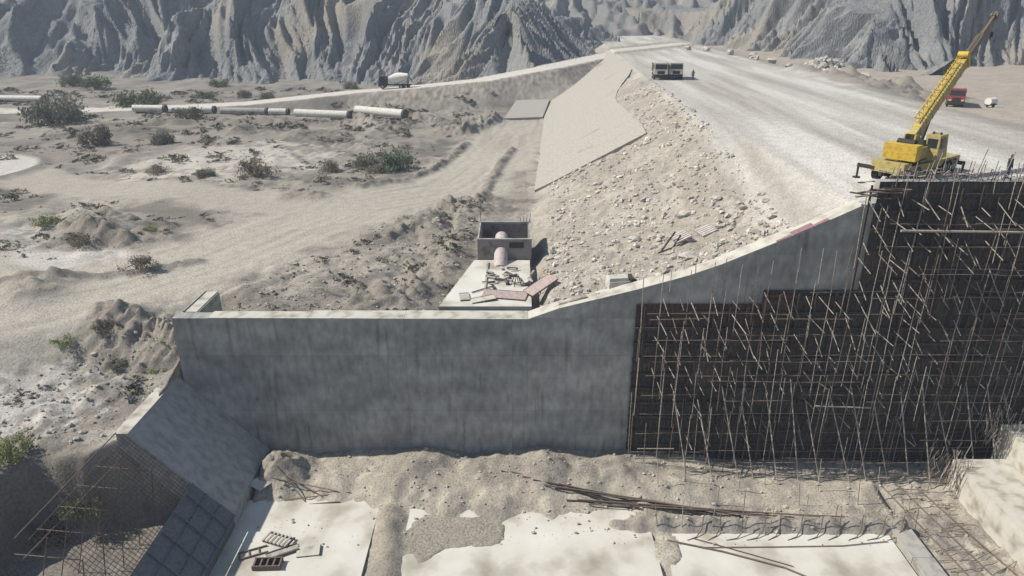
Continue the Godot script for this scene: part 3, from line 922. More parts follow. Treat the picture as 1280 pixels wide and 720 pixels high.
# ------------------------------------------------------------------ scaffold of poles in front of the formwork
func build_scaffold() -> void:
	var s := thing("scaffolding", "scaffold of thin pale poles standing in front of the dark formwork", "scaffolding", Vector3(9, -12.5, 1.4))
	var o := s.position
	# uprights, in lengths that overlap
	for row in 2:
		var zz := 0.85 if row == 0 else 1.75
		for i in 36:
			var x := 9.0 + i * 0.96 + rng.randf_range(-0.2, 0.2)
			var top := minf(wall_top(x) + 0.9, form_top(x) + 3.2) if x < 23.6 else 10.6
			if row == 1: top = minf(top, form_top(x) - 1.5)
			var y := ground_h(x, zz) - 0.15
			var lean := rng.randf_range(-0.02, 0.03)
			while y < top - 0.8:
				var l := minf(rng.randf_range(3.2, 5.6), top - y + rng.randf_range(-0.3, 0.5))
				if rng.randf() < (0.92 if row == 0 else 0.6):
					var b := Vector3(x + lean * (y + 12.0) + rng.randf_range(-0.1, 0.1), y, zz + rng.randf_range(-0.06, 0.06))
					stick("upright", b - o, b + Vector3(rng.randf_range(-0.12, 0.12), l, rng.randf_range(-0.1, 0.1)) - o, rng.randf_range(0.022, 0.032), mats.pole if rng.randf() < 0.55 else mats.pole_dark, s)
				y += l - 0.25
	# ledgers
	for j in 13:
		var y := -10.6 + j * 1.62
		for row in 2:
			var x := 8.8 + rng.randf()
			while x < 43.0:
				var l := rng.randf_range(4.0, 6.4)
				if y < form_top(x + l * 0.4) + 1.2 and y < wall_top(x) - 0.4 and rng.randf() < (0.85 if row == 0 else 0.4):
					var zz := 0.92 if row == 0 else 1.82
					stick("ledger", Vector3(x, y + rng.randf_range(-0.08, 0.08), zz) - o, Vector3(x + l, y + rng.randf_range(-0.1, 0.1), zz) - o, 0.026, mats.pole_dark, s)
				x += l - 0.3
	# the long pale beam near the top and a shorter one low down
	stick("beam", Vector3(25.4, 6.95, 1.5) - o, Vector3(41, 6.75, 1.5) - o, 0.085, mats.pole, s)
	stick("beam", Vector3(22.0, -6.3, 1.5) - o, Vector3(26.0, -6.45, 1.5) - o, 0.06, mats.pole, s)
	stick("beam", Vector3(9.3, -9.9, 1.6) - o, Vector3(12, -9.9, 1.6) - o, 0.04, mats.pole, s)
	# short struts that poke out of the formwork, row under row
	var count := 0
	for j in 14:
		var y := 8.6 - j * 1.36
		var x := 9.3
		while x < 42.0:
			x += rng.randf_range(0.75, 1.5)
			if y > form_top(x) + 0.7: continue
			if count >= 290: break
			if y < -5.5 and rng.randf() < 0.45: continue
			if x > 33.0 and y < 4.0 and rng.randf() < 0.5: continue
			var yy := y + rng.randf_range(-0.45, 0.45)
			var steep := rng.randf_range(0.2, 1.5)
			var l := rng.randf_range(0.9, 2.0) * (0.75 if y < -2.0 or (x > 29.0 and y < 3.0) else 1.0)
			var d := Vector3(rng.randf_range(0.15, 0.55), -steep, 1.0).normalized() * l
			var a := Vector3(x, yy, 0.3 + rng.randf() * 0.25)
			stick("strut", a - o, a + d - o, rng.randf_range(0.028, 0.04), mats.pole if rng.randf() < 0.75 else mats.pole_dark, s)
			count += 1
	# long raking shores in front of the lower part
	for i in 17:
		var x := 12.0 + i * 1.62 + rng.randf_range(-0.3, 0.3)
		var y0 := rng.randf_range(-4.5, -6.8)
		var zb := rng.randf_range(2.4, 3.2)
		stick("raking_shore", Vector3(x, y0, 0.7) - o, Vector3(x + rng.randf_range(0.9, 1.5), ground_h(x, zb) - 0.1, zb) - o, 0.045, mats.pole, s)
	# thin posts standing on the ledge in front
	for i in 22:
		var x := 9.6 + i * 0.98 + rng.randf_range(-0.25, 0.25)
		var zb := 7.9 if i % 2 == 0 else rng.randf_range(3.2, 5.5)
		var yb := ground_h(x, zb) - 0.1
		stick("post", Vector3(x, yb, zb) - o, Vector3(x + rng.randf_range(-0.25, 0.15), yb + rng.randf_range(1.6, 2.9), zb - rng.randf_range(0.0, 0.5)) - o, 0.026, mats.pole if i % 3 else mats.pole_dark, s)
	# low ledgers by the ground
	for q in [[14.0, 26.0, -11.0, 1.9], [24.0, 33.5, -10.8, 2.2], [22.0, 32.0, -11.7, 2.6], [26.0, 36.0, -10.2, 1.2], [9.5, 15.0, -11.6, 2.2]]:
		stick("ledger", Vector3(q[0], q[2], q[3]) - o, Vector3(q[1], q[2] + 0.15, q[3]) - o, 0.035, mats.pole_dark, s)
	# working platform of planks by the end of the sloping top
	for i in 7:
		var bd := Builder.new()
		bd.at(Vector3.ZERO, Vector3(rng.randf_range(2.2, 3.0), 0.06, 0.24))
		put("plank", bd.mesh(), mats.pole_dark if i % 2 else mats.timber, s, Transform3D(Basis(Vector3.UP, rng.randf_range(-0.5, 0.5)) * Basis(Vector3.BACK, rng.randf_range(-0.1, 0.1)), Vector3(23.6 + 0.25 * i, 9.0 + 0.09 * i, 0.2 + rng.randf_range(-0.6, 0.9)) - o))
	# reinforcement standing out of the wall top
	var rb := thing("starter_bars", "row of pale reinforcement bars standing out of the tall wall top by the crane", "rebar", Vector3(33, 9.8, -0.5))
	for i in 78:
		var x := 25.2 + i * 0.235 + rng.randf_range(-0.09, 0.09)
		var hh := rng.randf_range(0.7, 1.6) + (0.5 if x > 34.5 else 0.0)
		if rng.randf() < 0.18: hh += 0.7
		var a := Vector3(x, 9.7, -0.2 if i % 2 else -0.8)
		stick("bar", a - rb.position, a + Vector3(rng.randf_range(-0.05, 0.22) * hh, hh, rng.randf_range(-0.1, 0.1)) - rb.position, rng.randf_range(0.022, 0.034), mats.pole if rng.randf() < 0.7 else mats.rust, rb)
	for i in 90:
		var a := Vector3(rng.randf_range(24.6, 35.0), 9.86 + rng.randf() * 0.6, rng.randf_range(-0.9, -0.1))
		var d := Vector3(rng.randf_range(-1, 1), rng.randf_range(-0.15, 0.3), rng.randf_range(-0.4, 0.4))
		stick("bar", a - rb.position, a + d - rb.position, 0.024, mats.pinkpipe if i % 2 else mats.pole_dark, rb)
	tag(put("person", person_mesh(), mats.cloth, null, Transform3D(Basis(Vector3.UP, 0.4), Vector3(36.4, ground_h(36.4, -5.5) + 0.02, -5.5))), "person in dark clothes standing behind the tall wall, right of the crane", "person")

func person_mesh() -> ArrayMesh:
	var b := Builder.new()
	for s in [-1, 1]:
		b.cyl(Vector3(0.11 * s, 0.0, 0.02), Vector3(0.11 * s, 0.48, 0), 0.055, 0.07, 9)
		b.cyl(Vector3(0.11 * s, 0.46, 0), Vector3(0.09 * s, 0.9, 0), 0.07, 0.1, 9)
		b.at(Vector3(0.11 * s, 0.04, 0.06), Vector3(0.1, 0.08, 0.26))
		b.cyl(Vector3(0.2 * s, 1.42, 0), Vector3(0.27 * s, 1.12, 0), 0.06, 0.045, 8)
		b.cyl(Vector3(0.27 * s, 1.14, 0), Vector3(0.25 * s, 0.86, 0.08), 0.045, 0.035, 8)
		b.cyl(Vector3(0.25 * s, 0.87, 0.08), Vector3(0.24 * s, 0.74, 0.1), 0.04, 0.025, 7)
	b.cyl(Vector3(0, 0.85, 0), Vector3(0, 1.15, 0), 0.16, 0.15, 10)
	b.cyl(Vector3(0, 1.15, 0), Vector3(0, 1.46, 0), 0.15, 0.19, 10)
	b.cyl(Vector3(0, 1.46, 0), Vector3(0, 1.52, 0), 0.17, 0.06, 10)
	b.cyl(Vector3(0, 1.5, 0), Vector3(0, 1.57, 0.01), 0.055, 0.055, 8)
	for k in 5:
		var y := 1.55 + 0.05 * k
		b.cyl(Vector3(0, y, 0.015), Vector3(0, y + 0.05, 0.015), [0.07, 0.092, 0.1, 0.095, 0.075][k], [0.092, 0.1, 0.095, 0.075, 0.03][k], 10)
	b.at(Vector3(0, 1.66, 0.12), Vector3(0.03, 0.05, 0.04))
	return b.mesh()

# ------------------------------------------------------------------ sloping slab and reinforcement at the left
func on_slope(y: float) -> float:   # x of the slab face at a height
	return -24.5 + (-4.66 - y) / 1.09

func build_wing() -> void:
	var w := thing("wing_slab", "sloping grey concrete slab with a white top edge at the left of the basin", "slab", Vector3(-24, -12, 4))
	var o := w.position
	var yb := -11.0
	var bd := Builder.new()
	var pts := [Vector3(-25.2, -4.7, 0), Vector3(-24.5, -4.7, 0), Vector3(on_slope(yb), yb, 0), Vector3(on_slope(yb), -13, 0), Vector3(on_slope(yb) - 0.9, -13, 0), Vector3(-25.2, -5.6, 0)]
	var poly := PackedVector2Array()
	for p in pts: poly.append(Vector2(p.x - o.x, p.y - o.y))
	poly.reverse()
	bd.slab(poly, 0.04 - o.z, 7.5 - o.z)
	put("slab_panel", bd.mesh(), mats.wing, w)
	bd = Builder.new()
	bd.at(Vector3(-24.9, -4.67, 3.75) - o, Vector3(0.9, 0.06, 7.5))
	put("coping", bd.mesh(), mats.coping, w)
	# lower strip closed with shuttering sheets
	var f := thing("slope_shuttering", "strip of dark blue grey shuttering sheets on the lower slope below the bare rebar", "formwork", Vector3(-21, -12, 13))
	var along_s := Vector3(1, -1.09, 0).normalized()
	var nrm := Vector3(1.09, 1, 0).normalized()
	for i in 6:
		for j in 3:
			var yy := -8.55 - j * 0.86
			var c := Vector3(on_slope(yy - 0.42), yy - 0.42, 7.52 + 1.55 * (i + 0.5))
			bd = Builder.new()
			bd.box(Transform3D(Basis(along_s, nrm, along_s.cross(nrm)), c + nrm * (0.03 + 0.035 * rng.randf()) - f.position), Vector3(1.14, 0.05, 1.52))
			put("shuttering_sheet", bd.mesh(), mats.board, f)
	for j in 4:
		var yy := -8.5 - j * 0.86
		bd = Builder.new()
		var a := Vector3(on_slope(yy), yy, 7.6) + nrm * 0.13
		bd.bar(a - f.position, a + Vector3(0, 0, 9.1) - f.position, 0.1, 0.08)
		put("batten", bd.mesh(), mats.board, f)
	for i in 5:
		var z := 8.7 + i * 1.7
		bd = Builder.new()
		bd.bar(Vector3(on_slope(-8.5), -8.5, z) + nrm * 0.22 - f.position, Vector3(on_slope(-11.1), -11.1, z + 0.2) + nrm * 0.22 - f.position, 0.09, 0.09)
		put("batten", bd.mesh(), mats.board, f)
	bd = Builder.new()
	bd.at(Vector3(on_slope(yb) - 0.2, -11.7, 12.1) - f.position, Vector3(0.4, 1.35, 9.1))
	put("toe_board", bd.mesh(), mats.board, f)
	# mat of reinforcement on the upper slope
	var r := thing("rebar_mat", "dark mat of crossed reinforcement bars leaning over the pit at lower left", "rebar", Vector3(-24, -11, 12))
	var mesh_b := Builder.new()
	for layer in 1:
		var off := nrm * (-0.12 - 0.35 * layer)
		var z := 7.6
		while z < 17.0:
			mesh_b.cyl(Vector3(on_slope(-4.5), -4.5, z) + off - r.position, Vector3(on_slope(-8.7), -8.7, z + 0.06) + off - r.position, 0.017, 0.017, 5, false)
			z += 0.27
		var y := -4.6
		while y > -8.6:
			mesh_b.cyl(Vector3(on_slope(y), y, 7.5) + off - r.position, Vector3(on_slope(y), y, 17.0) + off - r.position, 0.017, 0.017, 5, false)
			y -= 0.2
	tag(put("bars", mesh_b.mesh(), mats.rust, r), "", "", "", "stuff")
	# rods and props that hold it
	for q in [[-25.1, -4.5, 7.6, -25.3, -4.55, 17.0], [-24.6, -5.9, 7.8, -25.2, -5.9, 17.0]]:
		stick("rod", Vector3(q[0], q[1], q[2]) - r.position, Vector3(q[3], q[4], q[5]) - r.position, 0.035, mats.rust, r)
	for i in 5:
		var z := 8.6 + i * 1.9
		stick("tie_rod", Vector3(-26.3, -6.3, z) - r.position, Vector3(-22.9, -6.6, z + 0.1) - r.position, 0.03, mats.pole_dark, r)
		stick("prop", Vector3(-22.7, -6.6, z + 0.1) - r.position, Vector3(-23.3, -10.8, z + 0.2) - r.position, 0.03, mats.rust, r)
		stick("prop", Vector3(-24.3, -5.2, z) - r.position, Vector3(-25.9, -10.9, z + 0.5) - r.position, 0.03, mats.rust, r)
	# rows of starter bars on the far side of the mat
	var sb := thing("pit_starter_bars", "row of short dark bars standing along the left rim of the pit", "rebar", Vector3(-29, -10.6, 11))
	for i in 34:
		var a := Vector3(-28.4 - 0.05 * i, -10.6, 8.9 + i * 0.22)
		stick("bar", a - sb.position, a + Vector3(-0.5, 1.6, 0) - sb.position, 0.018, mats.rust, sb)

# ------------------------------------------------------------------ floor of the basin
func build_basin() -> void:
	var defs := [["white concrete floor slab at the left of the basin", -19.6, -9.3, 4.8, 26.0], ["white concrete floor slab in the middle of the basin, stained with earth", -7.1, 9.3, 5.2, 26.0], ["white concrete floor slab at the right of the basin below the ledge", 9.95, 25.0, 8.2, 26.0]]
	for d in defs:
		var s := thing("floor_slab", d[0], "slab", Vector3((d[1] + d[2]) * 0.5, -12.4, d[3]), 0, "floor slabs of the basin")
		var bd := Builder.new()
		var w: float = d[2] - d[1]
		bd.at(Vector3(0, 0.2, (d[4] - d[3]) * 0.5), Vector3(w, 0.4, d[4] - d[3]))
		put("slab_panel", bd.mesh(), mats.pale, s)
	# kerb at the right of the last slab
	var k := thing("kerb", "grey concrete kerb beside the right floor slab", "kerb", Vector3(26, -12.3, 8))
	for i in 5:
		var bd := Builder.new()
		bd.at(Vector3(0.02 * i, 0.24, 1.3 + i * 2.6), Vector3(1.3, 0.55, 2.58))
		put("kerb_stone", bd.mesh(), mats.grey, k)
	# footing steps at the right
	for q in [["pale stepped concrete footing at lower right, lower step", 32.2, 36.0, -13.0, -10.1, 2.6], ["pale stepped concrete footing at lower right, upper step by the scaffold", 36.05, 42.0, -13.0, -8.0, 1.2]]:
		var s := thing("footing_step", q[0], "footing", Vector3(q[1], q[3], q[5]), 0, "footing steps at lower right")
		var z: float = q[5]
		var i := 0
		while z < 24.0:
			var l := 4.2
			var bd := Builder.new()
			bd.at(Vector3((q[2] - q[1]) * 0.5, (q[4] - q[3]) * 0.5, z + l * 0.5 - q[5]), Vector3(q[2] - q[1], q[4] - q[3] + 0.004 * (i % 2), l - 0.012))
			put("footing_block", bd.mesh(), mats.coping, s)
			z += l
			i += 1
		var rb := Builder.new()
		var g := thing("footing_bars", "dense tangle of pale starter bars at the head of the " + ("lower" if q[1] < 34 else "upper") + " footing step", "rebar", Vector3(q[1], q[4], q[5]))
		for b in 85:
			var a := Vector3(rng.randf_range(-1.6, 0.7), rng.randf_range(-1.8, 0.0), rng.randf_range(-1.2, 1.6))
			var e := a + Vector3(rng.randf_range(-0.35, 0.5), rng.randf_range(0.6, 1.7), rng.randf_range(-0.5, 0.4))
			stick("bar", a, e, 0.022, mats.pole if rng.randf() < 0.7 else mats.rust, g)
	# rebar laid in the strip before the footing
	var rs := thing("strip_rebar", "loose reinforcement bars lying across the earth strip beside the kerb", "rebar", Vector3(29, -12.4, 8))
	for i in 44:
		var z := rng.randf_range(3.0, 13.0)
		var x := rng.randf_range(27.2, 30.5)
		var a := Vector3(x, ground_h(x, z) + 0.05, z)
		var l := rng.randf_range(0.8, 2.4)
		var d := Vector3(1, rng.randf_range(-0.03, 0.12), rng.randf_range(-0.6, 0.25)).normalized() * l
		stick("bar", a - rs.position, a + d - rs.position, 0.02, mats.rust if i % 3 else mats.pole, rs)
	for i in 3:
		var a := Vector3(27.2 + i * 1.2, -12.25, 2.4)
		stick("bar", a - rs.position, Vector3(28.6 + i * 1.6, -12.2, 14.0) - rs.position, 0.05, mats.rust, rs)
	# bent dowels along the ledge
	for i in 11:
		var x := 11.5 + i * 1.32
		var d := thing("bent_dowel", "dark bent steel dowel on the earth ledge, %s in the row from the left" % ["first", "second", "third", "fourth", "fifth", "sixth", "seventh", "eighth", "ninth", "tenth", "eleventh"][i], "dowel", Vector3(x, -12.0, 8.5), rng.randf_range(-0.2, 0.2), "bent dowels along the ledge")
		var pts := [Vector3(0, 0, 0.35), Vector3(0.7, 0.06, 0.1), Vector3(1.15, 0.3, -0.35), Vector3(1.3, 0.75, -0.7), Vector3(1.4, 1.1, -0.8)]
		var bd := Builder.new()
		for k2 in 4: bd.cyl(pts[k2], pts[k2 + 1], 0.035, 0.035, 6)
		put("bar", bd.mesh(), mats.rust, d)
	# bundle of long dark bars lying across the earth
	var bb := thing("bar_bundle", "long bundle of dark bars lying across the earth in front of the wall", "bars", Vector3(8, -11.3, 4.6))
	for i in 9:
		var a := Vector3(-0.8 + 1.1 * i * 0.7, 0, 2.9 + 0.36 * i + rng.randf_range(-0.25, 0.25))
		var e := Vector3(9.0 + 1.7 * i, 0, 5.9 + 0.17 * i + rng.randf_range(-0.25, 0.25))
		a.y = ground_h(a.x, a.z) + 0.1
		e.y = ground_h(e.x, e.z) + 0.1
		var mid := (a + e) * 0.5
		mid.y = maxf(ground_h(mid.x, mid.z) + 0.12, mid.y)
		stick("bar", a - bb.position, mid - bb.position, 0.05, mats.rust if i % 3 else mats.timber, bb)
		stick("bar", mid - bb.position, e - bb.position, 0.05, mats.rust if i % 3 else mats.timber, bb)
	# bars on the left earth patch
	var lb := thing("loose_poles", "few thin brown poles lying on the earth by the sloping slab", "poles", Vector3(-15, -11.5, 4))
	for q in [[-18.6, 2.2, -13.6, 4.6], [-18.2, 3.4, -12.4, 4.4], [-16.2, 4.9, -11.6, 4.2], [-15.8, 5.3, -12.2, 5.1], [-17.2, 3.0, -14.4, 5.2]]:
		var a := Vector3(q[0], ground_h(q[0], q[1]) + 0.08, q[1])
		var e := Vector3(q[2], ground_h(q[2], q[3]) + 0.08, q[3])
		stick("pole", a - lb.position, e - lb.position, 0.04, mats.pole_dark, lb)
	# two hoses on the slab
	var hz := [["dark hose running across the right floor slab to the frame bottom", [[10.2, 8.9], [13.5, 9.9], [17.0, 11.3], [20.0, 13.4]], 0.06], ["thin hose lying above the thicker one on the right floor slab", [[11.9, 8.7], [14.0, 9.6], [15.6, 10.3], [17.6, 11.2]], 0.03], ["thin dark cord lying along the edge of the right floor slab", [[12.5, 9.55], [17.0, 9.5], [21.5, 9.4], [24.6, 9.0]], 0.03]]
	for q in hz:
		var bd := Builder.new()
		for i in 3:
			bd.cyl(Vector3(q[1][i][0], -11.93, q[1][i][1]), Vector3(q[1][i + 1][0], -11.93, q[1][i + 1][1]), q[2], q[2], 7)
		tag(put("hose", bd.mesh(), mats.rust), q[0], "hose")
	# things lying on the left slab
	var y0 := -11.985
	var p := thing("slatted_panel", "grey slatted frame lying askew on the left floor slab", "frame", Vector3(-15.3, y0, 8.9), -0.35)
	for s in [-1, 1]:
		var bd := Builder.new()
		bd.at(Vector3(0, 0.06, 0.42 * s), Vector3(1.9, 0.1, 0.08))
		put("rail", bd.mesh(), mats.rust, p)
	for i in 7:
		var bd := Builder.new()
		bd.at(Vector3(-0.9 + 0.3 * i, 0.15, 0), Vector3(0.12, 0.06, 0.95))
		put("slat", bd.mesh(), mats.grey if i < 6 else mats.dark, p)
	p = thing("open_frame", "open rectangular bar frame lying left of the slatted frame", "frame", Vector3(-16.6, y0, 10.0), 0.42)
	for q in [[0, 0.3, 1.8, 0.07], [0, -0.3, 1.8, 0.07]]:
		var bd := Builder.new()
		bd.at(Vector3(q[0], 0.05, q[1]), Vector3(q[2], 0.09, q[3]))
		put("rail", bd.mesh(), mats.rust, p)
	for i in 3:
		var bd := Builder.new()
		bd.at(Vector3(-0.85 + 0.6 * i, 0.05, 0), Vector3(0.06, 0.08, 0.53))
		put("slat", bd.mesh(), mats.rust, p)
	p = thing("plank_pair", "pale board with a dark edge lying across the slatted frame's corner", "board", Vector3(-14.75, y0, 9.95), 0.5)
	for q in [[0.0, 0.36, mats.grey, 0.1], [0.31, 0.1, mats.rust, 0.16], [-0.3, 0.06, mats.rust, 0.12]]:
		var bd := Builder.new()
		bd.at(Vector3(0, q[3] * 0.5, q[0]), Vector3(2.0, q[3], q[1]))
		put("plank", bd.mesh(), q[2], p)
	p = thing("grey_sheet", "flat pale grey sheet lying alone on the left floor slab", "sheet", Vector3(-13.1, y0, 9.9), 0.15)
	var gs := Builder.new()
	gs.at(Vector3(0, 0.06, 0), Vector3(1.45, 0.05, 0.85))
	put("sheet", gs.mesh(), mats.coping, p)
	gs = Builder.new()
	gs.at(Vector3(0.76, 0.06, 0), Vector3(0.06, 0.1, 0.9))
	put("batten", gs.mesh(), mats.dark, p)
	p = thing("rack", "dark brown rack with four openings lying nearest on the left floor slab", "rack", Vector3(-15.3, y0, 11.1), 0.04)
	for s in [-1, 1]:
		var bd := Builder.new()
		bd.at(Vector3(0, 0.18, 0.36 * s), Vector3(1.75, 0.32, 0.08))
		put("rail", bd.mesh(), mats.rust, p)
	for i in 5:
		var bd := Builder.new()
		bd.at(Vector3(-0.8 + 0.4 * i, 0.16, 0), Vector3(0.1, 0.28, 0.63))
		put("divider", bd.mesh(), mats.rust, p)
	var bt := Builder.new()
	bt.at(Vector3(0, 0.03, 0), Vector3(1.6, 0.03, 0.6))
	put("base_sheet", bt.mesh(), mats.timber, p)
	p = thing("white_board", "small white board tilted on the earth beside the sloping slab", "board", Vector3(-18.1, ground_h(-18.1, 4.0) + 0.1, 4.0), -0.5)
	for i in 3:
		var bd := Builder.new()
		bd.box(Transform3D(Basis(Vector3.BACK, -0.12), Vector3(0, 0.12 + 0.02 * i, -0.36 + 0.37 * i)), Vector3(1.2, 0.05, 0.36))
		put("plank", bd.mesh(), mats.coping, p)

# ------------------------------------------------------------------ chamber, pipe and apron behind the wall
func build_chamber() -> void:
	var a := thing("apron_slab", "white concrete apron with a thick front edge behind the wall, in front of the chamber", "slab", Vector3(-1.9, -0.75, -7.2))
	var bd := Builder.new()
	bd.hexa([Vector3(-3.5, 0, 5.2), Vector3(3.35, 0, 5.2), Vector3(3.45, 0, -5.2), Vector3(-1.4, 0, -5.2), Vector3(-3.5, 0.8, 5.2), Vector3(3.35, 0.8, 5.2), Vector3(3.45, 0.7, -5.2), Vector3(-1.4, 0.7, -5.2)])
	put("slab_panel", bd.mesh(), mats.pale, a)
	bd = Builder.new()
	bd.at(Vector3(-0.2, 0.78, 0.0), Vector3(0.14, 0.16, 9.0))
	put("curb", bd.mesh(), mats.grey, a)
	var c := thing("valve_chamber", "open concrete chamber with dark inside and a pipe passing through its front wall", "chamber", Vector3(-0.65, -0.5, -15.2))
	var x := 2.36
	var z := 2.55
	for q in [["wall_panel", Vector3(0, 1.1, z), Vector3(2 * x, 2.3, 0.24)], ["wall_panel", Vector3(0, 1.1, -z), Vector3(2 * x, 2.3, 0.24)], ["wall_panel", Vector3(x - 0.12, 1.1, 0), Vector3(0.24, 2.3, 2 * z - 0.25)], ["wall_panel", Vector3(-x + 0.12, 1.1, 0), Vector3(0.24, 2.3, 2 * z - 0.25)], ["floor_panel", Vector3(0, -0.2, 0), Vector3(2 * x, 0.3, 2 * z)]]:
		bd = Builder.new()
		bd.at(q[1], q[2])
		put(q[0], bd.mesh(), mats.boxwall, c)
	for q in [[Vector3(0, 2.3, z + 0.02), Vector3(2 * x + 0.1, 0.1, 0.22)], [Vector3(0, 2.3, -z), Vector3(2 * x + 0.1, 0.1, 0.14)], [Vector3(x - 0.06, 2.3, 0), Vector3(0.14, 0.1, 2 * z - 0.2)], [Vector3(-x + 0.06, 2.3, 0), Vector3(0.14, 0.1, 2 * z - 0.2)]]:
		bd = Builder.new()
		bd.at(q[0], q[1])
		put("rim", bd.mesh(), mats.grey, c)
	bd = Builder.new()
	bd.at(Vector3(1.05, 1.78, z + 0.15), Vector3(1.25, 0.5, 0.06))
	put("dark_board", bd.mesh(), mats.timber, c)
	for i in 4:
		stick("starter_bar", Vector3(x - 0.05 - 0.3 * i, 2.3, -z), Vector3(x - 0.05 - 0.3 * i + 0.05, 3.2 - 0.15 * i, -z), 0.025, mats.rust, c)
	stick("starter_bar", Vector3(-x + 0.1, 2.3, -z + 0.1), Vector3(-x + 0.05, 3.3, -z), 0.03, mats.rust, c)
	var p := thing("conduit_pipe", "short pinkish concrete pipe coming out of the chamber's front wall", "pipe", Vector3(-0.95, 0.35, -12.0))
	bd = Builder.new()
	bd.tube(Vector3(0, 0.45, -4.2), Vector3(0, 0.25, -0.6), 0.6, 0.1)
	bd.tube(Vector3(0, 0.26, -0.75), Vector3(-0.05, -0.75, 1.0), 0.6, 0.1)
	put("barrel", bd.mesh(), mats.pinkpipe, p)
	# sheets, boards and timbers on the apron
	var y := 0.06
	var items := [["pink_formwork_sheet", "flat pink formwork sheet lying in the middle of the white apron", mats.pink, Vector3(-0.55, y, -4.1), Vector3(3.4, 0.07, 1.5), -0.2, 0.0], ["pink_formwork_sheet", "pink formwork sheet leaning up the bank at the right of the apron", mats.pink, Vector3(2.2, 0.75, -4.4), Vector3(2.5, 0.07, 1.2), 0.6, 0.35],
		["grey_formwork_sheet", "small square grey sheet near the front left corner of the apron", mats.grey, Vector3(-3.6, y, -3.7), Vector3(0.75, 0.06, 1.3), 0.15, 0.0], ["grey_formwork_sheet", "tilted grey sheet left of the pink one on the apron", mats.coping, Vector3(-2.2, y + 0.02, -3.2), Vector3(1.9, 0.06, 0.8), 0.35, 0.06]]
	for q in items:
		var t := thing(q[0], q[1], "sheet", q[3], q[5])
		bd = Builder.new()
		bd.box(Transform3D(Basis(Vector3.BACK, q[6]), Vector3(0, 0.04, 0)), q[4])
		put("sheet", bd.mesh(), q[2], t)
		for s in [-1, 1]:
			bd = Builder.new()
			bd.box(Transform3D(Basis(Vector3.BACK, q[6]), Vector3(0, 0.04, s * (q[4].z * 0.5 + 0.03))), Vector3(q[4].x, 0.11, 0.05))
			put("batten", bd.mesh(), mats.rust, t)
	var d := thing("timber_offcuts", "scattered dark timber offcuts and blocks on the white apron below the pipe", "timber", Vector3(-0.5, 0, -8))
	for i in 34:
		bd = Builder.new()
		var l := rng.randf_range(0.25, 1.0)
		bd.box(Transform3D(Basis(Vector3.UP, rng.randf() * TAU), Vector3(rng.randf_range(-1.6, 2.2), 0.06 + rng.randf() * 0.12, rng.randf_range(-2.2, 2.4))), Vector3(l, rng.randf_range(0.08, 0.2), rng.randf_range(0.08, 0.2)))
		put("block", bd.mesh(), [mats.timber, mats.grey, mats.rust, mats.coping][i % 4], d)
	stick("pole", Vector3(-2.6, 0.1, 3.4), Vector3(-0.9, 0.1, 2.0), 0.05, mats.rust, d)
	stick("pole", Vector3(-1.9, 0.1, 1.2), Vector3(-0.4, 0.1, 1.0), 0.05, mats.pole_dark, d)
	var st := thing("steel_stand", "small dark A shaped stand on the white apron", "stand", Vector3(0.35, 0.02, -6.3), 0.4)
	for q in [[-0.3, 0.3], [0.3, 0.3], [-0.3, -0.3], [0.3, -0.3]]:
		stick("leg", Vector3(q[0], 0, q[1]), Vector3(q[0] * 0.2, 0.95, q[1] * 0.4), 0.035, mats.dark, st)
	stick("crossbar", Vector3(-0.3, 0.3, 0.26), Vector3(0.3, 0.3, 0.26), 0.03, mats.dark, st)

# ------------------------------------------------------------------ things on the embankment
func slope_pt(x: float, z: float, up := 0.0) -> Vector3:
	return Vector3(x, ground_h(x, z) + up, z)

func lining_y(x: float, z: float) -> float:
	return -1.2 + clampf((x + 0.062 * z - 0.5) / 18.5, 0.0, 1.0) * 9.9

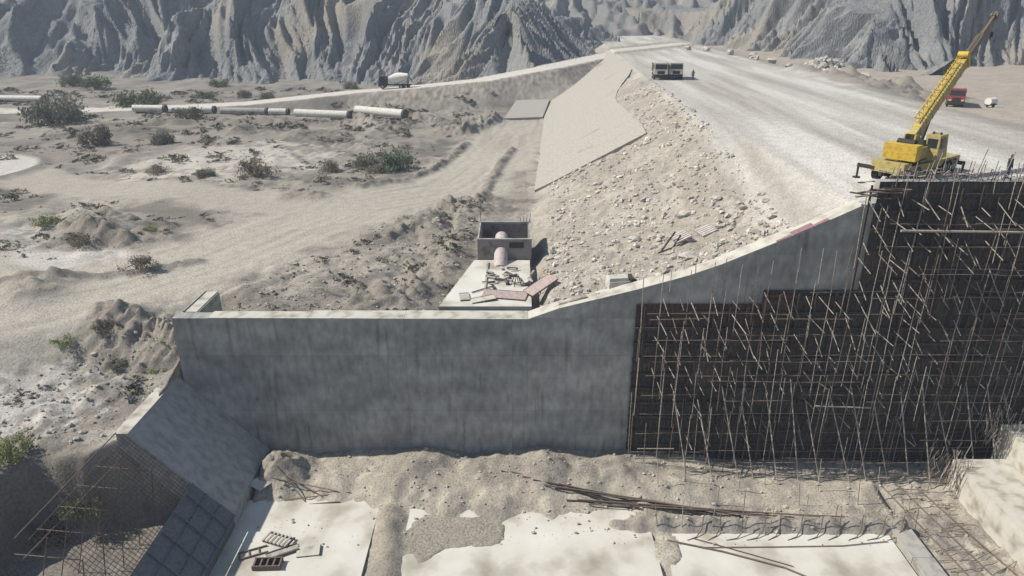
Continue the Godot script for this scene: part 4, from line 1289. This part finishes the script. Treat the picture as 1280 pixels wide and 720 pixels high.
func build_crest_objects() -> void:
	# poured lining on the embankment: strips down the slope, ragged at their upper ends
	var l := thing("slope_lining", "large pale concrete lining slab on the embankment slope", "slab", Vector3(8, 0, -70))
	var z := -41.0
	var i := 0
	while z > -172.0:
		var dz := 6.5
		var t0 := clampf((-z - 41.0) / 130.0, 0.0, 1.0)
		var e0 := 13.9 - 0.8 * smoothstep(-46.0, -74.0, z) + 5.2 * smoothstep(-80.0, -108.0, z) + 0.12 * sin(i * 2.1)
		var e1 := 13.9 - 0.8 * smoothstep(-46.0, -74.0, z - dz) + 5.2 * smoothstep(-80.0, -108.0, z - dz) + 0.12 * sin((i + 1) * 2.1)
		var s0 := 0.3
		var bd := Builder.new()
		var n := 6
		for k in n:
			var f0 := float(k) / n
			var f1 := float(k + 1) / n
			var ps := []
			for up in [0.0, 0.42]:
				for q in [[z, e0, f0], [z, e0, f1], [z - dz + 0.03, e1, f1], [z - dz + 0.03, e1, f0]]:
					var s: float = lerpf(s0, q[1], q[2])
					var px: float = s - 0.062 * q[0]
					ps.append(Vector3(px, lining_y(px, q[0]) - 0.15 + up, q[0]) - l.position)
			bd.hexa(ps)
		put("lining_strip", bd.mesh(), mats.lining, l)
		z -= dz
		i += 1
	var sl := thing("toe_slab", "small pale concrete slab at the far end of the track beside the lining", "slab", Vector3(3, -1.1, -118))
	var b2 := Builder.new()
	b2.hexa([Vector3(-4.6, -0.4, 17), Vector3(3.4, -0.4, 15), Vector3(6.0, 0.4, -8), Vector3(-2.0, 0.4, -6), Vector3(-4.6, 0.35, 17), Vector3(3.4, 0.35, 15), Vector3(6.0, 1.2, -8), Vector3(-2.0, 1.2, -6)])
	put("slab_panel", b2.mesh(), mats.lining, sl)
	# bundle wrapped in pale sheeting just behind the sloping wall top
	var w := thing("wrapped_bundle", "white wrapped bundle with a dark end lying just behind the sloping wall top", "bundle", Vector3(7.7, ground_h(7.7, -1.9), -1.9), 0.15)
	for q in [[Vector3(0, 0.28, 0), Vector3(1.7, 0.5, 1.1), mats.coping], [Vector3(-0.05, 0.66, -0.05), Vector3(1.5, 0.22, 0.95), mats.coping]]:
		var bd := Builder.new()
		bd.at(q[0], q[1], 0.9)
		put("wrapped_block", bd.mesh(), q[2], w)
	for k in 5:
		var bd := Builder.new()
		bd.at(Vector3(0.98, 0.12 + 0.14 * k, 0.0), Vector3(0.35 - 0.03 * k, 0.09, 1.0))
		put("board", bd.mesh(), mats.timber, w)
	for q in [["left", 13.2, -7.0, 0.25], ["right", 15.3, -7.4, 0.2]]:
		var g := thing("board_stack", "ribbed stack of boards on the slope, the " + q[0] + " one of two", "boards", slope_pt(q[1], q[2], 0.1), q[3], "board stacks on the slope")
		for k in 5:
			var bd := Builder.new()
			bd.box(Transform3D(Basis(Vector3.BACK, 0.36), Vector3(0, 0.15, -0.7 + 0.32 * k)), Vector3(1.3, 0.14, 0.24))
			put("plank", bd.mesh(), mats.rock if k % 2 else mats.pinkpipe, g)
	var hl := thing("timber_props", "few short dark timbers leaning beside the left board stack", "timber", slope_pt(12.2, -6.4, 0.0))
	for q in [[-0.6, 0.2, 0.5, 1.3, -0.4], [0.0, 0.5, 0.9, 1.1, -0.2], [-0.9, 0.6, 0.0, 0.4, 0.9]]:
		stick("timber", Vector3(q[0], -0.1, q[1]), Vector3(q[2], q[3], q[4]), 0.07, mats.timber, hl)
	# heap of blasted rock beyond the crest
	var rm := []
	for k in 4: rm.append(rock_mesh(40 + k, 0.9))
	var rp := thing("rubble_pile", "heap of pale broken rock at the far right edge of the crest", "rubble", Vector3(74, 6.3, -128))
	for k in 120:
		var a := rng.randf() * TAU
		var rr := sqrt(rng.randf())
		var p := Vector3(cos(a) * rr * 6.5, maxf(0.0, 3.6 * (1.0 - rr * 1.05)) * rng.randf_range(0.6, 1.0), sin(a) * rr * 5.0)
		put("rock", rm[k % 4], mats.rock if k % 3 else mats.rockdark, rp, Transform3D(Basis(Vector3(rng.randfn(), rng.randfn(), rng.randfn()).normalized(), rng.randf() * 6.0).scaled(Vector3.ONE * rng.randf_range(0.5, 1.2)), p))
	var spots := [[64.0, -101.0, 1.6], [67.0, -104.0, 2.2], [70.0, -99.0, 1.8], [72.5, -103.0, 1.4], [76.0, -96.0, 1.5], [63.0, -112.0, 1.3], [58.0, -150.0, 1.4], [63.0, -146.0, 1.6], [67.0, -143.0, 1.8], [60.0, -156.0, 1.2], [69.0, -136.0, 1.5], [56.0, -166.0, 1.5], [52.0, -172.0, 1.3], [61.0, -138.0, 1.1]]
	for k in spots.size():
		var q: Array = spots[k]
		tag(put("boulder", rm[k % 4], mats.rock, null, Transform3D(Basis(Vector3.UP, rng.randf() * 6.0).scaled(Vector3.ONE * (q[2] as float)), slope_pt(q[0], q[1], 0.35 * q[2]))), "pale boulder in the line of rocks along the far right crest edge", "boulder", "boulders along the far crest edge")
	# boulders on the near slope
	var near := [["pale angular boulder high on the slope beside the road edge", 17.2, -12.0, 0.6, 0], ["flat pale rock slab on the rocky slope above the board stacks", 14.6, -11.5, 0.75, 0], ["dark round boulder on the slope beside the sloping wall top", 17.8, -3.4, 0.5, 1], ["pale rock lying below the lining's lower edge", 9.5, -30.0, 0.7, 0], ["pale rock slab near the wall behind the scaffold's left end", 13.0, -3.6, 0.8, 0], ["broken pale rock left of the wrapped bundle's slope", 10.2, -9.8, 0.65, 0]]
	for q in near:
		tag(put("boulder", rm[rng.randi() % 4], mats.rockdark if q[4] else mats.rock, null, Transform3D(Basis(Vector3.UP, rng.randf() * 6.0).scaled(Vector3(q[3] * 1.3, q[3] * 0.8, q[3])), slope_pt(q[1], q[2], 0.1))), q[0], "boulder")

# ------------------------------------------------------------------ big pipes on the flat
func build_pipes() -> void:
	var names := ["leftmost pale pipe, lying apart in two lengths of bank grass", "short pale pipe just right of the large green bush", "pale pipe half hidden behind a low green bush", "long grey pipe with a dark shaded side in the middle of the row", "short grey pipe touching the end of the long one", "long pale pipe right of the gap in the row", "rightmost thick white pipe with a dark open end"]
	names[0] = "leftmost pale pipe, lying apart from the row beside the road"
	var ps := [[-133.0, -130.5, -113.5, -128.8, 0.8], [-83.6, -112.3, -76.1, -111.5, 0.75], [-75.0, -112.3, -65.5, -112.0, 0.75], [-64.3, -112.2, -53.7, -111.3, 0.75], [-53.4, -111.2, -49.0, -111.0, 0.72], [-47.2, -109.8, -34.5, -106.2, 0.82], [-33.8, -109.6, -22.2, -102.8, 0.92]]
	for i in ps.size():
		var q: Array = ps[i]
		var mid := Vector3((q[0] + q[2]) * 0.5, 0, (q[1] + q[3]) * 0.5)
		mid.y = maxf(maxf(ground_h(q[0], q[1]), ground_h(q[2], q[3])), ground_h(mid.x, mid.z)) - 0.12
		var t := thing("concrete_pipe", names[i], "pipe", mid, 0.0, "large pipes lying on the flat")
		var a := Vector3(q[0] - mid.x, q[4], q[1] - mid.z)
		var b := Vector3(q[2] - mid.x, q[4], q[3] - mid.z)
		var bd := Builder.new()
		bd.tube(a, b, q[4], 0.1, 24)
		put("barrel", bd.mesh(), mats.pipe if i != 3 else mats.grey, t)
		bd = Builder.new()
		var u := (b - a).normalized()
		bd.tube(b - u * 0.45, b + u * 0.05, q[4] + 0.09, 0.19, 24)
		put("socket", bd.mesh(), mats.pipe_in, t)

# ------------------------------------------------------------------ vehicles
func wheel(parent: Node, p: Vector3, r: float, w: float) -> void:
	var bd := Builder.new()
	bd.cyl(p - Vector3(w * 0.5, 0, 0), p + Vector3(w * 0.5, 0, 0), r, r, 16)
	var o := put("wheel", bd.mesh(), mats.rubber, parent)
	bd = Builder.new()
	bd.cyl(p - Vector3(w * 0.5 + 0.02, 0, 0), p + Vector3(w * 0.5 + 0.02, 0, 0), r * 0.5, r * 0.5, 12)
	put("rim", bd.mesh(), mats.beige, o)

func truck_base(label: String, at: Vector3, turn: float, cabm: Material, long: float) -> Node3D:   # faces +z
	var t := thing("truck", label, "truck", at, turn)
	var bd := Builder.new()
	for s in [-1, 1]: bd.at(Vector3(0.42 * s, 0.85, 0), Vector3(0.16, 0.26, long))
	bd.at(Vector3(0, 0.7, long * 0.5 - 0.1), Vector3(2.3, 0.42, 0.3))
	put("chassis", bd.mesh(), mats.dark, t)
	bd = Builder.new()
	var z1 := long * 0.5
	bd.hexa([Vector3(-1.2, 0.95, z1), Vector3(1.2, 0.95, z1), Vector3(1.2, 0.95, z1 - 1.9), Vector3(-1.2, 0.95, z1 - 1.9), Vector3(-1.12, 2.85, z1 - 0.3), Vector3(1.12, 2.85, z1 - 0.3), Vector3(1.12, 2.85, z1 - 1.85), Vector3(-1.12, 2.85, z1 - 1.85)])
	var cab := put("cab", bd.mesh(), cabm, t)
	bd = Builder.new()
	bd.hexa([Vector3(-1.02, 1.85, z1 - 0.12), Vector3(1.02, 1.85, z1 - 0.12), Vector3(1.02, 1.85, z1 - 0.2), Vector3(-1.02, 1.85, z1 - 0.2), Vector3(-0.98, 2.65, z1 - 0.24), Vector3(0.98, 2.65, z1 - 0.24), Vector3(0.98, 2.65, z1 - 0.32), Vector3(-0.98, 2.65, z1 - 0.32)])
	put("windscreen", bd.mesh(), mats.glass, cab)
	for s in [-1, 1]:
		bd = Builder.new()
		bd.at(Vector3(1.16 * s, 2.2, z1 - 1.0), Vector3(0.1, 0.65, 0.9))
		put("side_window", bd.mesh(), mats.glass, cab)
		bd = Builder.new()
		bd.at(Vector3(0.85 * s, 1.15, z1 + 0.02), Vector3(0.35, 0.2, 0.08))
		put("headlight", bd.mesh(), mats.whitepaint, cab)
		wheel(t, Vector3(1.05 * s, 0.52, z1 - 1.0), 0.52, 0.32)
		wheel(t, Vector3(1.0 * s, 0.52, -z1 + 0.9), 0.52, 0.5)
		wheel(t, Vector3(1.0 * s, 0.52, -z1 + 2.15), 0.52, 0.5)
	bd = Builder.new()
	bd.at(Vector3(0, 1.3, z1 + 0.02), Vector3(1.2, 0.5, 0.06))
	put("grille", bd.mesh(), mats.dark, cab)
	return t

func dump_bed(t: Node3D, long: float, m: Material) -> void:
	var bd := Builder.new()
	var z0 := -long * 0.5 - 0.2
	var z1 := long * 0.5 - 2.05
	for s in [-1, 1]:
		bd.at(Vector3(1.2 * s, 1.95, (z0 + z1) * 0.5), Vector3(0.08, 1.4, z1 - z0))
	bd.at(Vector3(0, 1.2, (z0 + z1) * 0.5), Vector3(2.4, 0.12, z1 - z0))
	bd.at(Vector3(0, 2.0, z1), Vector3(2.4, 1.6, 0.08))
	bd.at(Vector3(0, 1.85, z0), Vector3(2.4, 1.2, 0.08))
	for k in 5:
		for s in [-1, 1]: bd.at(Vector3(1.27 * s, 1.95, lerpf(z0 + 0.2, z1 - 0.2, k / 4.0)), Vector3(0.07, 1.36, 0.12))
	put("tipper_body", bd.mesh(), m, t)

func build_vehicles() -> void:
	dump_bed(truck_base("left one of two beige tipper trucks parked on the far crest road", slope_pt(26.3, -84.0, -0.02), -0.12, mats.beige, 5.4), 5.4, mats.rockdark)
	dump_bed(truck_base("right one of two beige tipper trucks parked on the far crest road", slope_pt(29.0, -84.5, -0.02), -0.1, mats.beige, 5.4), 5.4, mats.rockdark)
	dump_bed(truck_base("red truck with a dark body parked on the flat beyond the crane boom", slope_pt(72.2, -71.5, -0.02), -0.5, mats.red, 5.2), 5.2, mats.dark)
	var m := truck_base("mixer truck with a white drum on the road bank at upper left", slope_pt(-28.2, -128.8, -0.02), -PI / 2 - 0.05, mats.dark, 7.6)
	var bd := Builder.new()
	bd.cyl(Vector3(0, 2.1, 1.3), Vector3(0, 2.35, -0.2), 0.75, 1.2, 14)
	bd.cyl(Vector3(0, 2.35, -0.2), Vector3(0, 2.6, -1.5), 1.2, 1.15, 14)
	bd.cyl(Vector3(0, 2.6, -1.5), Vector3(0, 3.0, -3.3), 1.15, 0.5, 14)
	put("drum", bd.mesh(), mats.whitepaint, m)
	bd = Builder.new()
	bd.bar(Vector3(0, 2.9, -3.4), Vector3(0, 1.6, -4.3), 0.5, 0.12)
	put("chute", bd.mesh(), mats.dark, m)
	bd = Builder.new()
	for s in [-1, 1]: bd.bar(Vector3(0.6 * s, 0.95, -3.2), Vector3(0.5 * s, 2.6, -3.2), 0.12, 0.12)
	put("drum_frame", bd.mesh(), mats.dark, m)
	tag(put("person", person_mesh(), mats.cloth, null, Transform3D(Basis(Vector3.UP, -0.6), slope_pt(31.6, -81.5, 0.0))), "person in dark clothes standing right of the two parked trucks", "person")
	# small white water tank on a trailer far right
	var w := thing("water_trailer", "small white tank trailer right of the red truck", "trailer", slope_pt(76.8, -69.5, 0.0), 0.5)
	bd = Builder.new()
	bd.cyl(Vector3(-0.9, 0.95, 0), Vector3(0.9, 0.95, 0), 0.55, 0.55, 14)
	put("tank", bd.mesh(), mats.whitepaint, w)
	bd = Builder.new()
	bd.at(Vector3(0, 0.42, 0), Vector3(2.2, 0.12, 0.8))
	bd.bar(Vector3(1.1, 0.42, 0), Vector3(2.0, 0.35, 0), 0.1, 0.1)
	put("frame", bd.mesh(), mats.dark, w)
	for s in [-1, 1]:
		bd = Builder.new()
		bd.cyl(Vector3(0, 0.32, 0.45 * s - 0.08), Vector3(0, 0.32, 0.45 * s + 0.08), 0.32, 0.32, 12)
		put("wheel", bd.mesh(), mats.rubber, w)

# ------------------------------------------------------------------ crane
func build_crane() -> void:
	var base := Vector3(29.4, ground_h(29.4, -6.0) - 0.02, -6.0)
	var c := thing("mobile_crane", "yellow mobile crane with its telescopic boom raised, standing behind the tall wall", "crane", base)
	# carrier, turned a little from the line of the boom
	var ct := Transform3D(Basis(Vector3.UP, 0.62), Vector3(0.5, 0, -0.6))
	var car := Builder.new()
	car.at(Vector3(0.6, 1.0, 0), Vector3(8.6, 0.5, 2.3))
	car.at(Vector3(-3.2, 1.38, 0), Vector3(1.0, 0.3, 2.4))
	car.at(Vector3(0, 1.4, 0), Vector3(1.9, 0.35, 1.9))
	put("carrier", car.mesh(), mats.paleyellow, c, ct)
	for x in [-2.9, -1.5, 2.6, 4.0]:
		for s in [-1, 1]:
			var bd := Builder.new()
			bd.cyl(Vector3(x, 0.55, 1.0 * s - 0.2), Vector3(x, 0.55, 1.0 * s + 0.2), 0.55, 0.55, 16)
			var wl := put("wheel", bd.mesh(), mats.rubber, c, ct)
			bd = Builder.new()
			bd.cyl(Vector3(x, 0.55, 1.0 * s - 0.22), Vector3(x, 0.55, 1.0 * s + 0.22), 0.3, 0.3, 12)
			put("rim", bd.mesh(), mats.pinkpipe, wl)
	for x in [-3.6, 3.3]:
		for s in [-1, 1]:
			var bd := Builder.new()
			bd.bar(Vector3(x, 0.95, 0.9 * s), Vector3(x, 0.95, 2.2 * s), 0.25, 0.25)
			bd.cyl(Vector3(x, 0.05, 2.15 * s), Vector3(x, 1.1, 2.15 * s), 0.08, 0.08, 8)
			bd.cyl(Vector3(x, 0.0, 2.15 * s), Vector3(x, 0.08, 2.15 * s), 0.28, 0.28, 10)
			put("outrigger", bd.mesh(), mats.dark, c, ct)
	# upper works face along +z of this frame: away from the camera and to the right
	var f := Vector3(8.1, 0, -7.0).normalized()
	var up := Transform3D(Basis(Vector3.UP.cross(f), Vector3.UP, f), Vector3(0, 1.6, 0))
	var deck := Builder.new()
	deck.box(up * Transform3D(Basis(), Vector3(0, 0.15, -0.1)), Vector3(2.1, 0.3, 4.0))
	put("turntable_deck", deck.mesh(), mats.dark, c)
	# (turned parts carry the frame's transform)
	var bd := Builder.new()
	bd.hexa([Vector3(-1.12, 0.1, -1.7), Vector3(1.12, 0.1, -1.7), Vector3(1.12, 0.1, -2.5), Vector3(-1.12, 0.1, -2.5), Vector3(-1.12, 1.2, -1.6), Vector3(1.12, 1.2, -1.6), Vector3(1.12, 1.2, -2.6), Vector3(-1.12, 1.2, -2.6)])
	put("counterweight", bd.mesh(), mats.yellow, c, up)
	bd = Builder.new()
	bd.at(Vector3(0.72, 0.62, -0.6), Vector3(0.75, 0.95, 1.95))
	bd.at(Vector3(-0.72, 0.55, -0.6), Vector3(0.7, 0.8, 1.95))
	put("engine_cover", bd.mesh(), mats.paleyellow, c, up)
	bd = Builder.new()
	for s in [-1, 1]:
		bd.hexa([Vector3(0.36 * s - 0.05, 0.3, 0.3), Vector3(0.36 * s + 0.05, 0.3, 0.3), Vector3(0.36 * s + 0.05, 0.3, -1.5), Vector3(0.36 * s - 0.05, 0.3, -1.5), Vector3(0.36 * s - 0.05, 1.75, -0.5), Vector3(0.36 * s + 0.05, 1.75, -0.5), Vector3(0.36 * s + 0.05, 1.75, -1.2), Vector3(0.36 * s - 0.05, 1.75, -1.2)])
	put("boom_support", bd.mesh(), mats.paleyellow, c, up)
	bd = Builder.new()
	bd.cyl(Vector3(-0.6, 1.2, -1.55), Vector3(0.6, 1.2, -1.55), 0.28, 0.28, 12)
	bd.at(Vector3(-0.95, 1.35, -1.4), Vector3(0.35, 0.3, 0.5))
	put("winch", bd.mesh(), mats.dark, c, up)
	# cab on the right of the boom (its own glazing)
	bd = Builder.new()
	bd.hexa([Vector3(-1.75, 0.05, 1.55), Vector3(-0.72, 0.05, 1.55), Vector3(-0.72, 0.05, -0.35), Vector3(-1.75, 0.05, -0.35), Vector3(-1.7, 1.75, 1.15), Vector3(-0.77, 1.75, 1.15), Vector3(-0.77, 1.75, -0.3), Vector3(-1.7, 1.75, -0.3)])
	var cab := put("cab", bd.mesh(), mats.paleyellow, c, up)
	for q in [[Vector3(-1.25, 1.2, -0.34), Vector3(0.62, 0.62, 0.06)], [Vector3(-1.735, 1.15, 0.45), Vector3(0.07, 0.7, 0.95)], [Vector3(-0.735, 1.15, 0.45), Vector3(0.07, 0.7, 0.95)]]:
		bd = Builder.new()
		bd.at(q[0], q[1])
		put("window", bd.mesh(), mats.glass, cab)
	bd = Builder.new()
	bd.hexa([Vector3(-1.65, 0.6, 1.47), Vector3(-0.82, 0.6, 1.47), Vector3(-0.82, 0.6, 1.40), Vector3(-1.65, 0.6, 1.40), Vector3(-1.63, 1.6, 1.24), Vector3(-0.84, 1.6, 1.24), Vector3(-0.84, 1.6, 1.16), Vector3(-1.63, 1.6, 1.16)])
	put("window", bd.mesh(), mats.glass, cab)
	for x in [-1.5, -1.0]:
		bd = Builder.new()
		bd.cyl(Vector3(x, 1.75, 0.3), Vector3(x, 1.92, 0.3), 0.07, 0.07, 8)
		put("work_lamp", bd.mesh(), mats.dark, cab)
	# boom
	var foot := up * Vector3(0, 1.45, -0.85)
	var tip := Vector3(37.5, 19.85, -13.0) - base
	var u := (tip - foot).normalized()
	var L := foot.distance_to(tip)
	var side := up.basis.x
	var top := side.cross(u).normalized()
	if top.y < 0: top = -top
	var bm := Basis(side, u, side.cross(u))
	var sec := [[0.0, 0.62, 0.56, 0.78, mats.paleyellow], [0.60, 0.82, 0.40, 0.54, mats.boomdark], [0.82, 1.0, 0.30, 0.40, mats.boomdark]]
	for i in 3:
		var q: Array = sec[i]
		bd = Builder.new()
		bd.box(Transform3D(bm, foot + u * L * (q[0] + q[1]) * 0.5), Vector3(q[2], L * (q[1] - q[0]), q[3]))
		var o := put("boom_section", bd.mesh(), q[4], c)
		if i == 0:
			for k in 9:
				bd = Builder.new()
				bd.box(Transform3D(bm, foot + u * L * (0.06 + 0.066 * k)), Vector3(q[2] + 0.06, 0.09, q[3] + 0.06))
				put("stiffener", bd.mesh(), mats.yellow, o)
	bd = Builder.new()
	bd.box(Transform3D(bm, foot + u * L * 0.615), Vector3(0.74, 0.3, 0.98))
	put("boom_collar", bd.mesh(), mats.yellow, c)
	bd = Builder.new()
	bd.cyl(foot + u * L * 0.61 + top * 0.62 - side * 0.35, foot + u * L * 0.61 + top * 0.62 + side * 0.35, 0.24, 0.24, 12)
	put("sheave", bd.mesh(), mats.yellow, c)
	# folded lattice jib along the left of the main section
	var jo := foot + u * L * 0.08 + top * 0.52
	bd = Builder.new()
	var cross := [Vector3.ZERO, top * 0.4 - side * 0.22, top * 0.4 + side * 0.22]
	for q in cross: bd.cyl(jo + q, jo + u * L * 0.48 + q * 0.7, 0.045, 0.04, 6)
	for k in 11:
		var p0: Vector3 = jo + u * L * 0.044 * k
		var p1: Vector3 = jo + u * L * 0.044 * (k + 0.5)
		for q in 3:
			bd.cyl(p0 + cross[q], p1 + cross[(q + 1) % 3], 0.025, 0.025, 5, false)
			bd.cyl(p1 + cross[(q + 1) % 3], p0 + u * L * 0.044 + cross[q], 0.025, 0.025, 5, false)
	put("lattice_jib", bd.mesh(), mats.yellow, c)
	bd = Builder.new()
	bd.cyl(tip - side * 0.25, tip + side * 0.25, 0.25, 0.25, 12)
	bd.box(Transform3D(bm, tip), Vector3(0.3, 0.5, 0.5))
	put("boom_head", bd.mesh(), mats.boomdark, c)
	bd = Builder.new()
	bd.cyl(tip + u * 0.1, tip + u * 0.1 + Vector3(0, -1.2, 0), 0.02, 0.02, 6)
	bd.cyl(up * Vector3(0.15, 1.4, -1.5), tip + top * 0.45, 0.018, 0.018, 5)
	bd.cyl(up * Vector3(-0.15, 1.4, -1.5), tip + top * 0.4, 0.018, 0.018, 5)
	put("hoist_rope", bd.mesh(), mats.dark, c)
	bd = Builder.new()
	bd.at(tip + u * 0.1 + Vector3(0, -1.4, 0), Vector3(0.2, 0.4, 0.25))
	bd.cyl(tip + u * 0.1 + Vector3(0, -1.6, 0), tip + u * 0.1 + Vector3(0.08, -1.85, 0), 0.05, 0.03, 7)
	put("hook_block", bd.mesh(), mats.dark, c)
	bd = Builder.new()
	bd.cyl(up * Vector3(0, 0.5, 0.9), foot + u * L * 0.28, 0.14, 0.11, 10)
	put("lift_ram", bd.mesh(), mats.dark, c)

# ------------------------------------------------------------------ shrubs
func build_plants() -> void:
	var kinds := {}
	for q in [["green", 101, 1700, 0.75, 20, 0.06], ["blue", 102, 2000, 0.7, 22, 0.055], ["dry", 103, 1500, 0.6, 16, 0.05], ["brown", 104, 1900, 0.9, 16, 0.055], ["bright", 105, 1300, 0.55, 16, 0.055], ["grey", 106, 2300, 0.8, 20, 0.06]]:
		kinds[q[0]] = [bush_mesh(q[1], q[2], q[3], q[4], q[5]), stems_mesh(q[1] + 50, q[3])]
	# kind, x, z, radius, height scale, label
	var list := [
		["green", -129.8, -167.5, 4.2, 1.2, "dark green bush at the hill foot, the left of a pair at upper left"], ["green", -119.9, -163.1, 4.8, 1.1, "wide green bush at the hill foot, the right of a pair at upper left"],
		["green", -88.2, -123.0, 6.2, 1.0, "large dark green bush beside the road, left of the pipe row"], ["grey", -94.5, -101.0, 6.4, 1.3, "big grey green bush below the leftmost pipe"], ["brown", -71.1, -74.4, 3.1, 1.4, "tall dark brown bush in front of the pipes at left"],
		["green", -67.5, -103.0, 3.6, 1.1, "low green bush in front of the pipe row"], ["grey", -60.2, -75.9, 2.0, 1.7, "tall thin grey bush right of the dark brown one"], ["green", -80.4, -143.6, 2.6, 1.0, "dark low bush behind the road, above the short pipe"], ["grey", -70.5, -143.6, 2.0, 1.5, "small grey bush behind the road, above the long pipe"],
		["grey", -63.1, -140.1, 2.2, 1.5, "small grey bush behind the road, right of another above the long pipe"], ["green", -86.2, -167.5, 3.6, 0.9, "low dark bush at the foot of the middle hill"], ["grey", -45.4, -158.9, 2.4, 1.4, "grey bush behind the road left of the mixer truck"],
		["grey", -21.6, -57.0, 2.3, 1.4, "grey green bush left of the blue green one beside the track"], ["blue", -16.9, -55.2, 3.4, 1.35, "large round blue green bush beside the track"], ["dry", -19.0, -52.6, 2.2, 1.1, "dry brown bush in front of the blue green one"],
		["dry", -35.5, -50.5, 3.0, 1.4, "wide dry brown bush on the pale flat"], ["grey", -42.3, -49.4, 1.6, 1.1, "small grey bush left of the wide dry brown one"], ["dry", -26.5, -54.2, 2.0, 1.7, "dry bush with a yellowish foot, left of the grey green one"], ["dry", -49.9, -52.6, 2.2, 0.9, "low brown bush on the pale flat at left"],
		["dry", -33.1, -13.0, 1.7, 1.3, "dry grey shrub beside the track, nearest the left end of the wall"], ["dry", -41.9, -19.6, 1.5, 1.3, "dry brown shrub by the white crust at left"], ["bright", -37.5, -24.0, 1.0, 0.9, "small yellow green shrub right of the broken dark bank"], ["bright", -48.8, -25.1, 1.5, 1.2, "yellow green shrub on the flat at far left"],
		["bright", -34.0, -2.4, 1.2, 0.9, "low green shrub on the slope left of the wall"], ["bright", -26.2, -0.4, 0.9, 0.8, "green tuft against the left end of the wall"], ["brown", -31.4, -3.6, 1.2, 0.7, "low reddish brown shrub above the green one, left of the wall"], ["bright", -31.6, 8.2, 1.7, 1.3, "bright green shrub on the pit rim at lower left"],
		["green", -27.2, 9.4, 1.5, 1.3, "dark green shrub hanging on the pit bank beside the slab"], ["brown", -28.9, 10.2, 1.5, 1.1, "brown bush on the shaded pit bank"], ["grey", -29.5, -0.8, 0.9, 0.8, "small grey shrub on the slope just left of the green tuft"]]
	for q in list:
		var t := thing("bush", q[5], "bush", slope_pt(q[1], q[2], -0.05), rng.randf() * 6.0)
		var k: Array = kinds[q[0]]
		var tr := Transform3D(Basis().scaled(Vector3(q[3], q[3] * q[4], q[3])), Vector3.ZERO)
		put("foliage", k[0], mats.leaf[q[0]], t, tr)
		put("stems", k[1], mats.stem, t, tr)
	# low dry scrub nobody could count
	var tuft := bush_mesh(301, 130, 0.7, 6, 0.13)
	var tr := []
	var co := []
	var sm := plain(Color.WHITE, 0.9)
	sm.vertex_color_use_as_albedo = true
	for i in 9000:
		var z := -rng.randf_range(0.0, 1.0) * 165.0 + 6.0
		var x := rng.randf_range(-1.0, 0.0) * (60.0 + absf(z) * 0.75) - 4.0
		if z > -3.0 and x > -26.0: continue
		if z > 6.0 and x > -30.0: continue
		if along(TRACK, x, z).x < 9.5 and z > -105.0: continue
		if z < -100.0 and along(BERM, x, z).x < 7.0: continue
		if z > -62.0 and z < -28.0 and along(TRACK2, x, z).x < 5.0: continue
		if npatch.get_noise_2d(x * 1.7 + 40.0, z * 1.7) < 0.02: continue
		var s := (0.16 + 0.95 * pow(rng.randf(), 4.0)) * (1.0 + absf(z) * 0.006)
		tr.append(Transform3D(Basis(Vector3.UP, rng.randf() * 6.0).scaled(Vector3(s, s * rng.randf_range(0.5, 1.0), s)), slope_pt(x, z, -0.04)))
		var k := rng.randf()
		var c := Vector3(0.17, 0.15, 0.125).lerp(Vector3(0.115, 0.12, 0.08), smoothstep(0.55, 0.9, k)) * rng.randf_range(0.8, 1.25)
		co.append(Color(c.x, c.y, c.z))
	tag(multi("dry_scrub", tuft, sm, tr, co), "low dry grey brown scrub scattered over the sandy flats", "scrub", "", "stuff")

# ------------------------------------------------------------------ loose stones and clods
func build_stones() -> void:
	for k in 3:
		var m := rock_mesh(60 + k, 0.8)
		var tr := []
		var co := []
		for i in 4500:
			var x := 0.0
			var z := 0.0
			var s := 0.0
			var c := Vector3(0.46, 0.43, 0.385)
			var kind := rng.randf()
			if kind < 0.55:   # rocky slope of the embankment
				z = -1.3 - pow(rng.randf(), 1.3) * 82.0
				x = rng.randf_range(2.0, 19.5) - 0.062 * z
				if z < -41.0 and x + 0.062 * z < (14.2 if z > -80.0 else 18.8): continue
				s = 0.05 + 0.34 * pow(rng.randf(), 4.5)
				if npatch.get_noise_2d(x * 3.0, z * 3.0) < -0.05: s *= 0.5
				if rng.randf() < 0.35: c = Vector3(0.56, 0.535, 0.49)
			elif kind < 0.72:   # spoil behind and left of the wall
				z = -rng.randf_range(1.3, 38.0)
				x = rng.randf_range(-24.0, -4.0)
				if along(TRACK, x, z).x < 8.0: continue
				s = 0.04 + 0.2 * pow(rng.randf(), 4.0)
				c = Vector3(0.36, 0.335, 0.30)
			elif kind < 0.86:
				z = rng.randf_range(-8.0, 9.0)
				x = rng.randf_range(-44.0, -25.0)
				if along(TRACK, x, z).x < 8.0 or z > 7.5: continue
				s = 0.04 + 0.2 * pow(rng.randf(), 4.0)
				c = Vector3(0.38, 0.36, 0.33)
			else:   # basin earth
				z = rng.randf_range(0.3, 9.5)
				x = rng.randf_range(-18.0, 31.0)
				if z > 6.6 and rng.randf() < 0.5: continue
				s = 0.03 + 0.14 * pow(rng.randf(), 4.0)
				c = Vector3(0.42, 0.39, 0.34)
			c *= rng.randf_range(0.72, 1.15)
			tr.append(Transform3D(Basis(Vector3(rng.randfn(), rng.randfn(), rng.randfn()).normalized(), rng.randf() * 6.0).scaled(Vector3(s * rng.randf_range(0.8, 1.5), s, s)), Vector3(x, maxf(ground_h(x, z), -12.0 if z > 6.6 and x < 25.0 and x > -19.0 else -99.0) + s * 0.2, z)))
			co.append(Color(c.x, c.y, c.z))
		var names := ["pale broken stones strewn over the embankment slope and spoil", "small angular stones mixed through the spoil around the wall", "loose rounded stones scattered on the slopes and basin earth"]
		tag(multi("loose_stones", m, mats.stone, tr, co), names[k], "stones", "", "stuff")
